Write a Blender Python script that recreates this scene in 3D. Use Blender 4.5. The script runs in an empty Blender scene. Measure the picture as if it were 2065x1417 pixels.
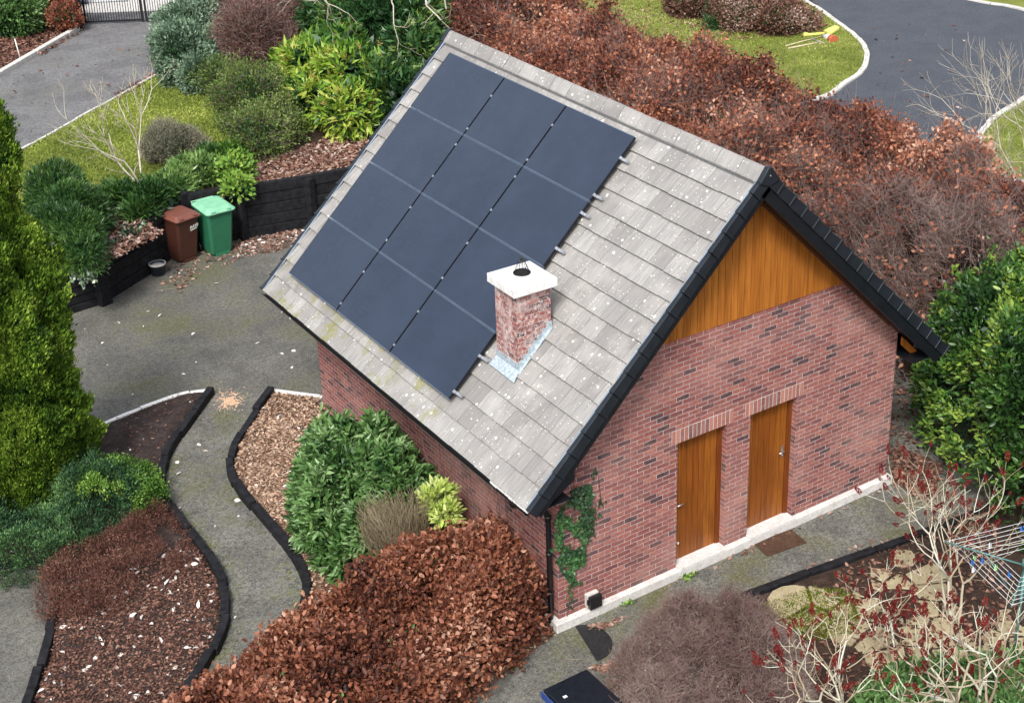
import bpy, bmesh, math, random
import numpy as np
from mathutils import Vector, Matrix
rnd = random.Random(7)
rng = np.random.default_rng(11)
S = bpy.context.scene
COL = S.collection
rad = math.radians

# ------------------------------------------------------------------ camera
CAM = np.array([-9.411, -14.428, 13.370])
YAW, PITCH, ROLL, FPX, PX, PY = rad(-35.573), rad(-24.63), rad(-0.31), 3067.74, 198.1, -163.63
_f = np.array([math.cos(PITCH)*-math.sin(YAW), math.cos(PITCH)*math.cos(YAW), math.sin(PITCH)])
_r = np.array([math.cos(YAW), math.sin(YAW), 0.0]); _u = np.cross(_r, _f)
_r, _u = _r*math.cos(ROLL)+_u*math.sin(ROLL), -_r*math.sin(ROLL)+_u*math.cos(ROLL)
cd = bpy.data.cameras.new('camera'); cam = bpy.data.objects.new('camera', cd); COL.objects.link(cam)
cam.matrix_world = Matrix(((_r[0], _u[0], -_f[0], CAM[0]), (_r[1], _u[1], -_f[1], CAM[1]), (_r[2], _u[2], -_f[2], CAM[2]), (0, 0, 0, 1)))
cd.sensor_width = 36; cd.lens = FPX/2065*36; cd.shift_x = -PX/2065; cd.shift_y = PY/2065
cd.clip_end = 800; S.camera = cam

def G(px, py, z=0.0):
    """point of the photograph laid on the level plane z"""
    d = _f + _r*(px-1032.5-PX)/FPX - _u*(py-708.5-PY)/FPX
    t = (z-CAM[2])/d[2]
    P = CAM+t*d
    return (float(P[0]), float(P[1]), float(z))
def G2(px, py, z=0.0): return G(px, py, z)[:2]

# ------------------------------------------------------------------ world, sun
wd = bpy.data.worlds.new('World'); S.world = wd; wd.use_nodes = True
nt = wd.node_tree; bg = nt.nodes['Background']
sky = nt.nodes.new('ShaderNodeTexSky'); sky.sky_type = 'NISHITA'; sky.sun_disc = False
SUN_EL, SUN_AZ = 50, 226       # azimuth clockwise from +Y
sky.sun_elevation = rad(SUN_EL); sky.sun_rotation = rad(SUN_AZ); sky.dust_density = 4.0; sky.air_density = 1.0
hs = nt.nodes.new('ShaderNodeHueSaturation'); hs.inputs['Saturation'].default_value = 0.42
nt.links.new(sky.outputs[0], hs.inputs['Color'])
ctc = nt.nodes.new('ShaderNodeTexCoord'); cno = nt.nodes.new('ShaderNodeTexNoise'); cno.inputs['Scale'].default_value = 2.1; cno.inputs['Detail'].default_value = 5; cno.inputs['Roughness'].default_value = .55
nt.links.new(ctc.outputs['Generated'], cno.inputs['Vector'])
crp = nt.nodes.new('ShaderNodeValToRGB'); crp.color_ramp.elements[0].position = .35; crp.color_ramp.elements[1].position = .65
crp.color_ramp.elements[0].color = (.62, .66, .72, 1); crp.color_ramp.elements[1].color = (1.5, 1.5, 1.5, 1)
nt.links.new(cno.outputs[0], crp.inputs[0])
cmx = nt.nodes.new('ShaderNodeMix'); cmx.data_type = 'RGBA'; cmx.blend_type = 'MULTIPLY'; cmx.inputs[0].default_value = 1
nt.links.new(hs.outputs[0], cmx.inputs[6]); nt.links.new(crp.outputs[0], cmx.inputs[7]); nt.links.new(cmx.outputs[2], bg.inputs[0])
bg.inputs[1].default_value = 0.105
sl = bpy.data.lights.new('sun', 'SUN'); sl.energy = 1.5; sl.angle = rad(12); sl.color = (1, 0.97, 0.93)
so = bpy.data.objects.new('sun', sl); COL.objects.link(so)
_sd = Vector((math.sin(rad(SUN_AZ))*math.cos(rad(SUN_EL)), math.cos(rad(SUN_AZ))*math.cos(rad(SUN_EL)), math.sin(rad(SUN_EL))))
so.rotation_euler = _sd.to_track_quat('Z', 'Y').to_euler(); so.location = (0, 0, 30)
vs = S.view_settings; vs.view_transform = 'Standard'; vs.look = 'None'; vs.gamma = 1; vs.use_curve_mapping = False
vs.exposure = 1.06

# ------------------------------------------------------------------ object helpers
def tag(o, label=None, cat=None, group=None, kind=None):
    if label: o['label'] = label
    if cat: o['category'] = cat
    if group: o['group'] = group
    if kind: o['kind'] = kind
    return o
def empty(name, loc=(0, 0, 0), rz=0.0, label=None, cat=None, group=None):
    o = bpy.data.objects.new(name, None); COL.objects.link(o); o.location = loc; o.rotation_euler = (0, 0, rz)
    o.empty_display_size = 0.1
    return tag(o, label, cat, group)
def link(name, me, m, parent=None, world=True):
    o = bpy.data.objects.new(name, me); COL.objects.link(o)
    if m is not None and len(me.materials) == 0: me.materials.append(m)
    if parent is not None:
        o.parent = parent
        if world:          # geometry was written in world coordinates
            base = Matrix.Identity(4); q = parent
            while q is not None:
                base = Matrix.LocRotScale(q.location, q.rotation_euler, q.scale) @ base; q = q.parent
            inv = base.inverted()
            me.transform(inv)
    return o

class MB:
    def __init__(s): s.v = []; s.f = []; s.uv = []; s.sm = []
    def face(s, pts, uv=None, smooth=False):
        i = len(s.v); s.v += [tuple(map(float, p)) for p in pts]; s.f.append(tuple(range(i, i+len(pts)))); s.sm.append(smooth)
        if uv is None:
            a = np.array(pts, float); n = np.cross(a[1]-a[0], a[2]-a[0])
            if len(pts) > 3: n = n+np.cross(a[2]-a[0], a[3]-a[0])
            k = int(np.argmax(np.abs(n)))
            uv = [((p[1], p[2]), (p[0], p[2]), (p[0], p[1]))[k] for p in a]
        s.uv.append(uv)
    def hexa(s, c, uvs=None):
        """c: 8 corners, bottom 0-3 ccw, top 4-7"""
        for q in ((3, 2, 1, 0), (4, 5, 6, 7), (0, 1, 5, 4), (1, 2, 6, 5), (2, 3, 7, 6), (3, 0, 4, 7)):
            s.face([c[k] for k in q])
    def box(s, x0, x1, y0, y1, z0, z1, M=None):
        c = [(x0, y0, z0), (x1, y0, z0), (x1, y1, z0), (x0, y1, z0), (x0, y0, z1), (x1, y0, z1), (x1, y1, z1), (x0, y1, z1)]
        if M is not None: c = [tuple(M @ Vector(p)) for p in c]
        s.hexa(c)
    def prism(s, poly, fn, a, b):
        """poly of (u,w) extruded between a and b; fn(u,w,t)->xyz"""
        A = [fn(u, w, a) for u, w in poly]; B = [fn(u, w, b) for u, w in poly]
        s.face(A); s.face(B[::-1]); n = len(poly)
        for i in range(n):
            j = (i+1) % n; s.face([A[j], A[i], B[i], B[j]])
    def tube(s, path, r, n=8, caps=True, smooth=True):
        P = [Vector(p) for p in path]; R = r if isinstance(r, (list, tuple)) else [r]*len(P); rings = []
        for i, p in enumerate(P):
            d = (P[min(i+1, len(P)-1)]-P[max(i-1, 0)]).normalized()
            a = d.cross(Vector((0, 0, 1)) if abs(d.z) < .9 else Vector((1, 0, 0))).normalized(); b = d.cross(a)
            rings.append([p+(a*math.cos(t)+b*math.sin(t))*R[i] for t in [2*math.pi*k/n for k in range(n)]])
        i0 = len(s.v)
        for rg in rings: s.v += [tuple(q) for q in rg]
        for i in range(len(P)-1):
            for k in range(n):
                k2 = (k+1) % n
                s.f.append((i0+i*n+k, i0+i*n+k2, i0+(i+1)*n+k2, i0+(i+1)*n+k)); s.sm.append(smooth)
                s.uv.append([(k/n, i), ((k+1)/n, i), ((k+1)/n, i+1), (k/n, i+1)])
        if caps:
            s.f.append(tuple(i0+k for k in range(n))[::-1]); s.sm.append(False); s.uv.append([(0, 0)]*n)
            s.f.append(tuple(i0+(len(P)-1)*n+k for k in range(n))); s.sm.append(False); s.uv.append([(0, 0)]*n)
    def lathe(s, prof, c=(0, 0, 0), n=20, smooth=True):
        i0 = len(s.v)
        for r, z in prof:
            for k in range(n):
                t = 2*math.pi*k/n; s.v.append((c[0]+r*math.cos(t), c[1]+r*math.sin(t), c[2]+z))
        for i in range(len(prof)-1):
            for k in range(n):
                k2 = (k+1) % n
                s.f.append((i0+i*n+k, i0+i*n+k2, i0+(i+1)*n+k2, i0+(i+1)*n+k)); s.sm.append(smooth)
                s.uv.append([(0, 0)]*4)
    def build(s, name, m, parent=None, bevel=0, world=True, weld=False):
        me = bpy.data.meshes.new(name); me.from_pydata(s.v, [], s.f)
        ul = me.uv_layers.new(name='UVMap'); flat = [c for f in s.uv for p in f for c in p]
        ul.data.foreach_set('uv', flat); me.polygons.foreach_set('use_smooth', s.sm)
        if weld or bevel:
            bm = bmesh.new(); bm.from_mesh(me); bmesh.ops.remove_doubles(bm, verts=bm.verts, dist=1e-5)
            bmesh.ops.recalc_face_normals(bm, faces=bm.faces); bm.to_mesh(me); bm.free()
        me.update()
        o = link(name, me, m, parent, world)
        if bevel:
            b = o.modifiers.new('bevel', 'BEVEL'); b.width = bevel; b.segments = 2; b.limit_method = 'ANGLE'
        return o

# ------------------------------------------------------------------ materials
def newmat(name):
    m = bpy.data.materials.new(name); m.use_nodes = True; n = m.node_tree
    for x in list(n.nodes): n.nodes.remove(x)
    out = n.nodes.new('ShaderNodeOutputMaterial'); b = n.nodes.new('ShaderNodeBsdfPrincipled')
    n.links.new(b.outputs[0], out.inputs[0]); return m, n, b, out
def N(n, t, **kw):
    x = n.nodes.new('ShaderNode'+t)
    for k, v in kw.items():
        if k in x.inputs: x.inputs[k].default_value = v
        else: setattr(x, k, v)
    return x
def ramp(n, stops, fac=None, interp='LINEAR'):
    r = n.nodes.new('ShaderNodeValToRGB'); e = r.color_ramp.elements; r.color_ramp.interpolation = interp
    while len(e) < len(stops): e.new(0.5)
    for i, (p, c) in enumerate(stops):
        e[i].position = p; e[i].color = (c if len(c) == 4 else (*c, 1)) if not isinstance(c, (int, float)) else (c, c, c, 1)
    if fac is not None: n.links.new(fac, r.inputs[0])
    return r
def mixc(n, fac, a, b, mode='MIX'):
    x = n.nodes.new('ShaderNodeMix'); x.data_type = 'RGBA'; x.blend_type = mode
    for s, v in ((0, fac), (6, a), (7, b)):
        if isinstance(v, bpy.types.NodeSocket): n.links.new(v, x.inputs[s])
        else: x.inputs[s].default_value = v if s == 0 else ((*v, 1) if len(v) == 3 else v)
    return x.outputs[2]
def math_(n, op, a, b=0.0, clamp=False):
    x = n.nodes.new('ShaderNodeMath'); x.operation = op; x.use_clamp = clamp
    for i, v in ((0, a), (1, b)):
        if isinstance(v, bpy.types.NodeSocket): n.links.new(v, x.inputs[i])
        else: x.inputs[i].default_value = v
    return x.outputs[0]
def noise(n, scale, detail=4, vec=None, rough=.55, dist=0.0):
    x = N(n, 'TexNoise'); x.inputs['Scale'].default_value = scale; x.inputs['Detail'].default_value = detail
    x.inputs['Roughness'].default_value = rough; x.inputs['Distortion'].default_value = dist
    if vec is not None: n.links.new(vec, x.inputs['Vector'])
    return x.outputs[0]
def world_pos(n): return N(n, 'NewGeometry').outputs['Position']
def bump(n, b, h, strength=.5, dist=.01):
    x = N(n, 'Bump'); x.inputs['Strength'].default_value = strength; x.inputs['Distance'].default_value = dist
    n.links.new(h, x.inputs['Height']); n.links.new(x.outputs[0], b.inputs['Normal'])

def plain(name, c, rough=.5, metal=0.0, var=.15, scale=14, bmp=0.15, spec=.5):
    m, n, b, _ = newmat(name); p = world_pos(n); f = noise(n, scale, 5, p)
    lo = tuple(x*(1-var) for x in c); hi = tuple(min(1, x*(1+var)) for x in c)
    r = ramp(n, [(.3, lo), (.7, hi)], f); n.links.new(r.outputs[0], b.inputs['Base Color'])
    b.inputs['Roughness'].default_value = rough; b.inputs['Metallic'].default_value = metal
    b.inputs['Specular IOR Level'].default_value = spec
    if bmp: bump(n, b, noise(n, scale*6, 3, p), bmp, .004)
    return m
def leafmat(name, stops, rough=.5, trans=.25, spec=.3):
    m, n, b, out = newmat(name)
    a = N(n, 'Attribute'); a.attribute_name = 'tone'
    r = ramp(n, stops, a.outputs['Fac'])
    n.links.new(r.outputs[0], b.inputs['Base Color']); b.inputs['Roughness'].default_value = rough
    b.inputs['Specular IOR Level'].default_value = spec
    if trans:
        t = N(n, 'BsdfTranslucent'); n.links.new(r.outputs[0], t.inputs[0]); mx = N(n, 'MixShader'); mx.inputs[0].default_value = trans
        n.links.new(b.outputs[0], mx.inputs[1]); n.links.new(t.outputs[0], mx.inputs[2]); n.links.new(mx.outputs[0], out.inputs[0])
    return m

def brick_mat(name, white=0.0, seed=0.0):
    m, n, b, _ = newmat(name)
    uv = N(n, 'TexCoord').outputs['UV']; mp = N(n, 'Mapping'); n.links.new(uv, mp.inputs[0])
    mp.inputs['Location'].default_value = (seed, 0, 0)
    # slightly wobbling joints
    wob = N(n, 'TexNoise'); wob.inputs['Scale'].default_value = 9; n.links.new(mp.outputs[0], wob.inputs['Vector'])
    sub = N(n, 'VectorMath', operation='SUBTRACT'); n.links.new(wob.outputs[1], sub.inputs[0]); sub.inputs[1].default_value = (.5, .5, .5)
    scl = N(n, 'VectorMath', operation='SCALE'); n.links.new(sub.outputs[0], scl.inputs[0]); scl.inputs['Scale'].default_value = .018
    add = N(n, 'VectorMath', operation='ADD'); n.links.new(mp.outputs[0], add.inputs[0]); n.links.new(scl.outputs[0], add.inputs[1])
    br = N(n, 'TexBrick'); n.links.new(add.outputs[0], br.inputs['Vector'])
    br.inputs['Color1'].default_value = (0, 0, 0, 1); br.inputs['Color2'].default_value = (1, 1, 1, 1); br.inputs['Mortar'].default_value = (.5, .5, .5, 1)
    for k, v in (('Scale', 1.0), ('Mortar Size', .0058), ('Mortar Smooth', .45), ('Bias', 0.0), ('Brick Width', .225), ('Row Height', .075)): br.inputs[k].default_value = v
    tone = ramp(n, [(0, (.030, .022, .028)), (.06, (.055, .030, .036)), (.12, (.15, .044, .042)), (.35, (.29, .085, .066)), (.6, (.35, .115, .088)), (.8, (.23, .070, .062)), (.92, (.42, .155, .108)), (1, (.12, .045, .045))], br.outputs['Color'])
    pos = world_pos(n)
    blot = noise(n, 22, 4, pos, .6)
    dk = ramp(n, [(.42, 0.0), (.66, .8)], blot)
    c1 = mixc(n, dk.outputs[0], tone.outputs[0], (.13, .055, .055))
    lt = ramp(n, [(.30, .28), (.5, 0.0)], noise(n, 15, 5, pos, .7))
    c1 = mixc(n, lt.outputs[0], c1, (.45, .24, .19))
    # large pale lime bloom (a mark of the wall itself)
    big = ramp(n, [(.48, 0.0), (.66, .62 if white else .30)], noise(n, 4.5 if white else .8, 6, pos, .65))
    c1 = mixc(n, big.outputs[0], c1, (.62, .50, .47) if white else (.42, .23, .20))
    sp_ = N(n, 'SeparateXYZ'); n.links.new(pos, sp_.inputs[0])
    if not white:      # damp line above the plinth and a paler washed area
        wet = math_(n, 'MULTIPLY', ramp(n, [(.0, .55), (.42, 0.0)], sp_.outputs['Z']).outputs[0], ramp(n, [(.35, .2), (.65, 1.0)], noise(n, 2.2, 5, pos, .7)).outputs[0])
        c1 = mixc(n, wet, c1, (.10, .055, .045))
        c1 = mixc(n, ramp(n, [(.50, 0.0), (.66, .42)], noise(n, .55, 5, pos, .6)).outputs[0], c1, mixc(n, .62, c1, (.52, .30, .25)))
    mor = mixc(n, ramp(n, [(.3, 0.0), (.7, 1.0)], noise(n, 4, 5, pos, .7)).outputs[0], (.24, .18, .165), (.60, .52, .49))
    if white:
        c1 = mixc(n, ramp(n, [(.50, 0.0), (.60, .8)], noise(n, 16, 5, pos, .75)).outputs[0], c1, (.64, .53, .50))
    c = mixc(n, br.outputs['Fac'], c1, mor)
    n.links.new(c, b.inputs['Base Color']); b.inputs['Roughness'].default_value = .85
    h = math_(n, 'SUBTRACT', 1.0, br.outputs['Fac']); h2 = math_(n, 'ADD', h, math_(n, 'MULTIPLY', noise(n, 60, 4, pos), .5))
    bump(n, b, h2, .7, .006)
    return m

def tile_mat(name):
    m, n, b, _ = newmat(name); pos = world_pos(n); g = N(n, 'NewGeometry')
    isl = g.outputs['Random Per Island']
    base = ramp(n, [(0, (.225, .212, .197)), (.3, (.268, .254, .237)), (.7, (.298, .284, .265)), (1, (.345, .331, .311))], isl)
    st = N(n, 'Mapping'); n.links.new(pos, st.inputs[0]); st.inputs['Scale'].default_value = (1.6, 17, 1.6)
    f = noise(n, 2.2, 5, st.outputs[0], .7)
    c = mixc(n, ramp(n, [(.40, 0.0), (.70, .75)], f).outputs[0], base.outputs[0], (.165, .16, .16))
    c = mixc(n, ramp(n, [(.5, 0.0), (.75, .5)], noise(n, 1.4, 4, pos, .6)).outputs[0], c, (.46, .44, .41))
    # lichen discs, denser towards the ridge
    v = N(n, 'TexVoronoi'); v.inputs['Scale'].default_value = 8.5; n.links.new(pos, v.inputs['Vector']); v.inputs['Randomness'].default_value = 1
    vc = N(n, 'SeparateColor'); n.links.new(v.outputs['Color'], vc.inputs[0])
    sep = N(n, 'SeparateXYZ'); n.links.new(pos, sep.inputs[0])
    patch = noise(n, 1.5, 4, pos, .7)
    thr = math_(n, 'ADD', math_(n, 'MULTIPLY', patch, 2.4), -.82)
    hgt = math_(n, 'MULTIPLY', math_(n, 'SUBTRACT', sep.outputs['Z'], 4.6), .12)
    thr = math_(n, 'ADD', thr, math_(n, 'MAXIMUM', hgt, 0.0))
    on = math_(n, 'LESS_THAN', vc.outputs[0], thr)
    size = math_(n, 'ADD', math_(n, 'MULTIPLY', vc.outputs[1], .14), .05)
    wd_ = math_(n, 'ADD', v.outputs['Distance'], math_(n, 'MULTIPLY', noise(n, 60, 2, pos), .16))
    disc = math_(n, 'MULTIPLY', math_(n, 'LESS_THAN', wd_, math_(n, 'ADD', size, .10)), on)
    c = mixc(n, math_(n, 'MULTIPLY', disc, .8), c, (.78, .77, .72))
    v2 = N(n, 'TexVoronoi'); v2.inputs['Scale'].default_value = 23; n.links.new(pos, v2.inputs['Vector'])
    v2c = N(n, 'SeparateColor'); n.links.new(v2.outputs['Color'], v2c.inputs[0])
    d2 = math_(n, 'MULTIPLY', math_(n, 'LESS_THAN', v2.outputs['Distance'], .2), math_(n, 'LESS_THAN', v2c.outputs[0], math_(n, 'MULTIPLY', thr, .7)))
    c = mixc(n, math_(n, 'MULTIPLY', d2, .65), c, (.72, .71, .66))
    # moss near the eave below the panels
    low = math_(n, 'MULTIPLY', math_(n, 'LESS_THAN', sep.outputs['Z'], 2.95), math_(n, 'GREATER_THAN', sep.outputs['Y'], 2.2))
    ms = math_(n, 'MULTIPLY', ramp(n, [(.5, 0.0), (.66, .75)], noise(n, 2.6, 4, pos, .7)).outputs[0], low)
    c = mixc(n, ms, c, (.20, .20, .05))
    n.links.new(c, b.inputs['Base Color']); b.inputs['Roughness'].default_value = .88; b.inputs['Specular IOR Level'].default_value = .3
    bump(n, b, noise(n, 55, 4, pos), .35, .004)
    return m

def wood_mat(name, tonea, toneb, dark, axis='Z', board=.1):
    m, n, b, _ = newmat(name); pos = world_pos(n); isl = N(n, 'NewGeometry').outputs['Random Per Island']
    mp = N(n, 'Mapping'); n.links.new(pos, mp.inputs[0]); mp.inputs['Scale'].default_value = (18, 18, 1.0)
    off = N(n, 'CombineXYZ'); n.links.new(math_(n, 'MULTIPLY', isl, 13.0), off.inputs[2]); n.links.new(off.outputs[0], mp.inputs['Location'])
    f = noise(n, 1.3, 6, mp.outputs[0], .65, .3)
    c = mixc(n, isl, tonea, toneb)
    c = mixc(n, ramp(n, [(.40, 0.0), (.74, .85)], f).outputs[0], c, dark)
    c = mixc(n, ramp(n, [(.5, 0.0), (.72, .45)], noise(n, 1.1, 4, pos, .6)).outputs[0], c, mixc(n, .5, dark, toneb))
    kn = ramp(n, [(.0, .55), (.035, .0)], None); v = N(n, 'TexVoronoi'); v.inputs['Scale'].default_value = 3.2; n.links.new(pos, v.inputs['Vector'])
    n.links.new(v.outputs['Distance'], kn.inputs[0]); c = mixc(n, kn.outputs[0], c, dark)
    n.links.new(c, b.inputs['Base Color']); b.inputs['Roughness'].default_value = .42; b.inputs['Specular IOR Level'].default_value = .35
    bump(n, b, f, .15, .003)
    return m

def tarmac_mat(name, lo, hi, moss=.5, mosscol=(.085, .085, .022), speck=.6, scale=1.0, fine=34, stain=.42):
    m, n, b, _ = newmat(name); pos = world_pos(n)
    f = noise(n, fine, 4, pos, .9); g = noise(n, 1.1*scale, 5, pos, .6); k = noise(n, 13, 4, pos, .85)
    c = ramp(n, [(.41, lo), (.5, tuple((a+b_)/2 for a, b_ in zip(lo, hi))), (.60, hi)], mixc(n, .4, f, k)).outputs[0]
    c = mixc(n, ramp(n, [(.38, stain), (.58, 0.0)], g).outputs[0], c, tuple(x*.62 for x in lo))
    if moss:
        mm = math_(n, 'MULTIPLY', ramp(n, [(.49, 0.0), (.66, moss)], noise(n, .55*scale, 6, pos, .65)).outputs[0], ramp(n, [(.35, .3), (.6, 1.0)], noise(n, 30, 3, pos, .8)).outputs[0])
        c = mixc(n, mm, c, mosscol)
    v = N(n, 'TexVoronoi'); v.inputs['Scale'].default_value = 45; n.links.new(pos, v.inputs['Vector'])
    vc = N(n, 'SeparateColor'); n.links.new(v.outputs['Color'], vc.inputs[0])
    sp = math_(n, 'MULTIPLY', math_(n, 'LESS_THAN', v.outputs['Distance'], .3), math_(n, 'LESS_THAN', vc.outputs[0], .16))
    c = mixc(n, math_(n, 'MULTIPLY', sp, speck*.6), c, tuple(min(1, x*2.2) for x in hi))
    n.links.new(c, b.inputs['Base Color']); b.inputs['Roughness'].default_value = .9; b.inputs['Specular IOR Level'].default_value = .25
    bump(n, b, f, .8, .008)
    return m
def soil_mat(name, a, b_, c_):
    m, n, b, _ = newmat(name); pos = world_pos(n)
    c = ramp(n, [(.3, a), (.5, b_), (.68, c_)], mixc(n, .5, noise(n, 34, 4, pos, .75), noise(n, 7, 4, pos, .7))).outputs[0]
    n.links.new(c, b.inputs['Base Color']); b.inputs['Roughness'].default_value = .95; b.inputs['Specular IOR Level'].default_value = .15
    bump(n, b, noise(n, 40, 4, pos, .8), 1.0, .03)
    return m
def lawn_mat(name, a, b_, c_):
    m, n, b, _ = newmat(name); pos = world_pos(n)
    c = ramp(n, [(.32, a), (.5, b_), (.68, c_)], mixc(n, .45, noise(n, 26, 4, pos, .8), noise(n, 1.6, 5, pos, .65))).outputs[0]
    n.links.new(c, b.inputs['Base Color']); b.inputs['Roughness'].default_value = .9; b.inputs['Specular IOR Level'].default_value = .15
    bump(n, b, noise(n, 22, 5, pos, .8), 1.0, .05)
    return m
def concrete_mat(name, a, b_):
    m, n, b, _ = newmat(name); pos = world_pos(n)
    c = ramp(n, [(.3, a), (.6, b_)], mixc(n, .5, noise(n, 6, 6, pos, .7), noise(n, 45, 3, pos, .7))).outputs[0]
    n.links.new(c, b.inputs['Base Color']); b.inputs['Roughness'].default_value = .9
    bump(n, b, noise(n, 50, 4, pos, .7), .5, .006)
    return m

M = {}
M['brick'] = brick_mat('brick'); M['brick_chim'] = brick_mat('chimney_brick', white=1.0, seed=3.3)
M['tile'] = tile_mat('roof_tile')
M['verge'] = plain('black_verge_plastic', (.012, .016, .021), .38, var=.25, scale=5, bmp=.05)
M['flange'] = plain('flange_sky_sheen', (.20, .25, .31), .35, var=.3, scale=3, bmp=0)  # inner edge of the verge trim, sky sheen put into its pale grey-blue
M['barge'] = plain('black_bargeboard', (.008, .010, .013), .35, var=.2, scale=5, bmp=.03)
M['wood'] = wood_mat('varnished_timber', (.44, .160, .026), (.36, .122, .018), (.16, .046, .008))
M['doorwood'] = wood_mat('door_timber', (.32, .105, .013), (.23, .065, .008), (.075, .020, .004))
M['framewood'] = wood_mat('door_frame_timber', (.19, .052, .010), (.16, .042, .009), (.06, .015, .004))
M['batten'] = plain('brown_batten', (.11, .04, .018), .5)
M['concrete'] = concrete_mat('pale_concrete', (.36, .335, .31), (.68, .66, .63))
M['capstone'] = concrete_mat('white_cap_concrete', (.46, .45, .42), (.84, .83, .80))
M['kerb'] = concrete_mat('kerb_concrete', (.36, .34, .31), (.60, .58, .54))
M['lead'] = plain('lead_flashing', (.40, .47, .51), .5, .2, .35, 22, .4)
M['black'] = plain('black_plastic', (.010, .010, .011), .35, bmp=.05)
M['steel'] = plain('bright_steel', (.62, .62, .62), .3, .9, bmp=0)
M['alu'] = plain('mill_aluminium', (.40, .42, .45), .40, .6, bmp=0)
M['sleeper'] = plain('tarred_timber', (.011, .011, .013), .75, var=.7, scale=9, bmp=.6, spec=.22)
M['tarmac'] = tarmac_mat('yard_tarmac', (.060, .059, .050), (.215, .208, .186), .85)
M['tarmac2'] = tarmac_mat('path_tarmac', (.060, .059, .050), (.25, .243, .215), .95, scale=1.8)
M['drive'] = tarmac_mat('drive_tarmac', (.085, .084, .085), (.23, .226, .228), .25, scale=1.2, stain=.4)
M['road'] = tarmac_mat('road_asphalt', (.040, .045, .056), (.098, .108, .125), .0, speck=.35, stain=.22)
M['soil'] = soil_mat('dark_soil', (.018, .013, .012), (.05, .036, .032), (.11, .085, .075))
M['mulch'] = soil_mat('leaf_mould', (.05, .028, .02), (.13, .075, .05), (.26, .17, .12))
M['ground'] = soil_mat('ground_soil', (.02, .014, .011), (.055, .036, .027), (.12, .08, .06))
M['lawn'] = lawn_mat('mossy_lawn', (.06, .09, .018), (.18, .21, .04), (.34, .34, .11))

# ------------------------------------------------------------------ noise + sampling
def _hash(i, j, k, seed):
    h = (i*73856093) ^ (j*19349663) ^ (k*83492791) ^ (seed*2654435761)
    h = (h ^ (h >> 13))*1274126177 & 0x7fffffff
    return (h & 0xffff)/65535.0
def vnoise(P, sc, seed=1):
    Q = np.asarray(P, float)*sc; I = np.floor(Q).astype(np.int64); F = Q-I; F = F*F*(3-2*F); r = 0
    for a in (0, 1):
        for b in (0, 1):
            for c in (0, 1):
                w = (F[:, 0] if a else 1-F[:, 0])*(F[:, 1] if b else 1-F[:, 1])*(F[:, 2] if c else 1-F[:, 2])
                r = r+w*_hash(I[:, 0]+a, I[:, 1]+b, I[:, 2]+c, seed)
    return r
def unit(A): return A/np.maximum(np.linalg.norm(A, axis=-1, keepdims=True), 1e-9)
def rdir(n): return unit(rng.normal(size=(n, 3)))

def catmull(pts, n=8, closed=False):
    P = [np.array(p, float) for p in pts]; out = []; m = len(P)
    rg = range(m) if closed else range(m-1)
    for i in rg:
        p0 = P[(i-1) % m] if closed or i > 0 else 2*P[0]-P[1]; p1 = P[i]; p2 = P[(i+1) % m]
        p3 = P[(i+2) % m] if closed or i+2 < m else 2*P[-1]-P[-2]
        for k in range(n):
            t = k/n; out.append(.5*((2*p1)+(-p0+p2)*t+(2*p0-5*p1+4*p2-p3)*t*t+(-p0+3*p1-3*p2+p3)*t**3))
    if not closed: out.append(P[-1])
    return [tuple(q) for q in out]
def inpoly(X, Y, poly):
    c = np.zeros(X.shape, bool); n = len(poly)
    for i in range(n):
        x1, y1 = poly[i][:2]; x2, y2 = poly[(i+1) % n][:2]
        if y1 == y2: continue
        k = ((y1 > Y) != (y2 > Y)) & (X < (x2-x1)*(Y-y1)/(y2-y1)+x1); c ^= k
    return c
def pdist(X, Y, poly, closed=True):
    d = np.full(X.shape, 1e9); n = len(poly)
    for i in range(n if closed else n-1):
        x1, y1 = poly[i][:2]; x2, y2 = poly[(i+1) % n][:2]; dx, dy = x2-x1, y2-y1; L = dx*dx+dy*dy+1e-12
        t = np.clip(((X-x1)*dx+(Y-y1)*dy)/L, 0, 1); d = np.minimum(d, np.hypot(X-x1-t*dx, Y-y1-t*dy))
    return d
def sample_poly(poly, n):
    a = np.array([p[:2] for p in poly]); lo, hi = a.min(0), a.max(0); out = np.zeros((0, 2))
    while len(out) < n:
        q = lo+rng.random((n*2, 2))*(hi-lo); out = np.vstack([out, q[inpoly(q[:, 0], q[:, 1], poly)]])
    return out[:n]

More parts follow.
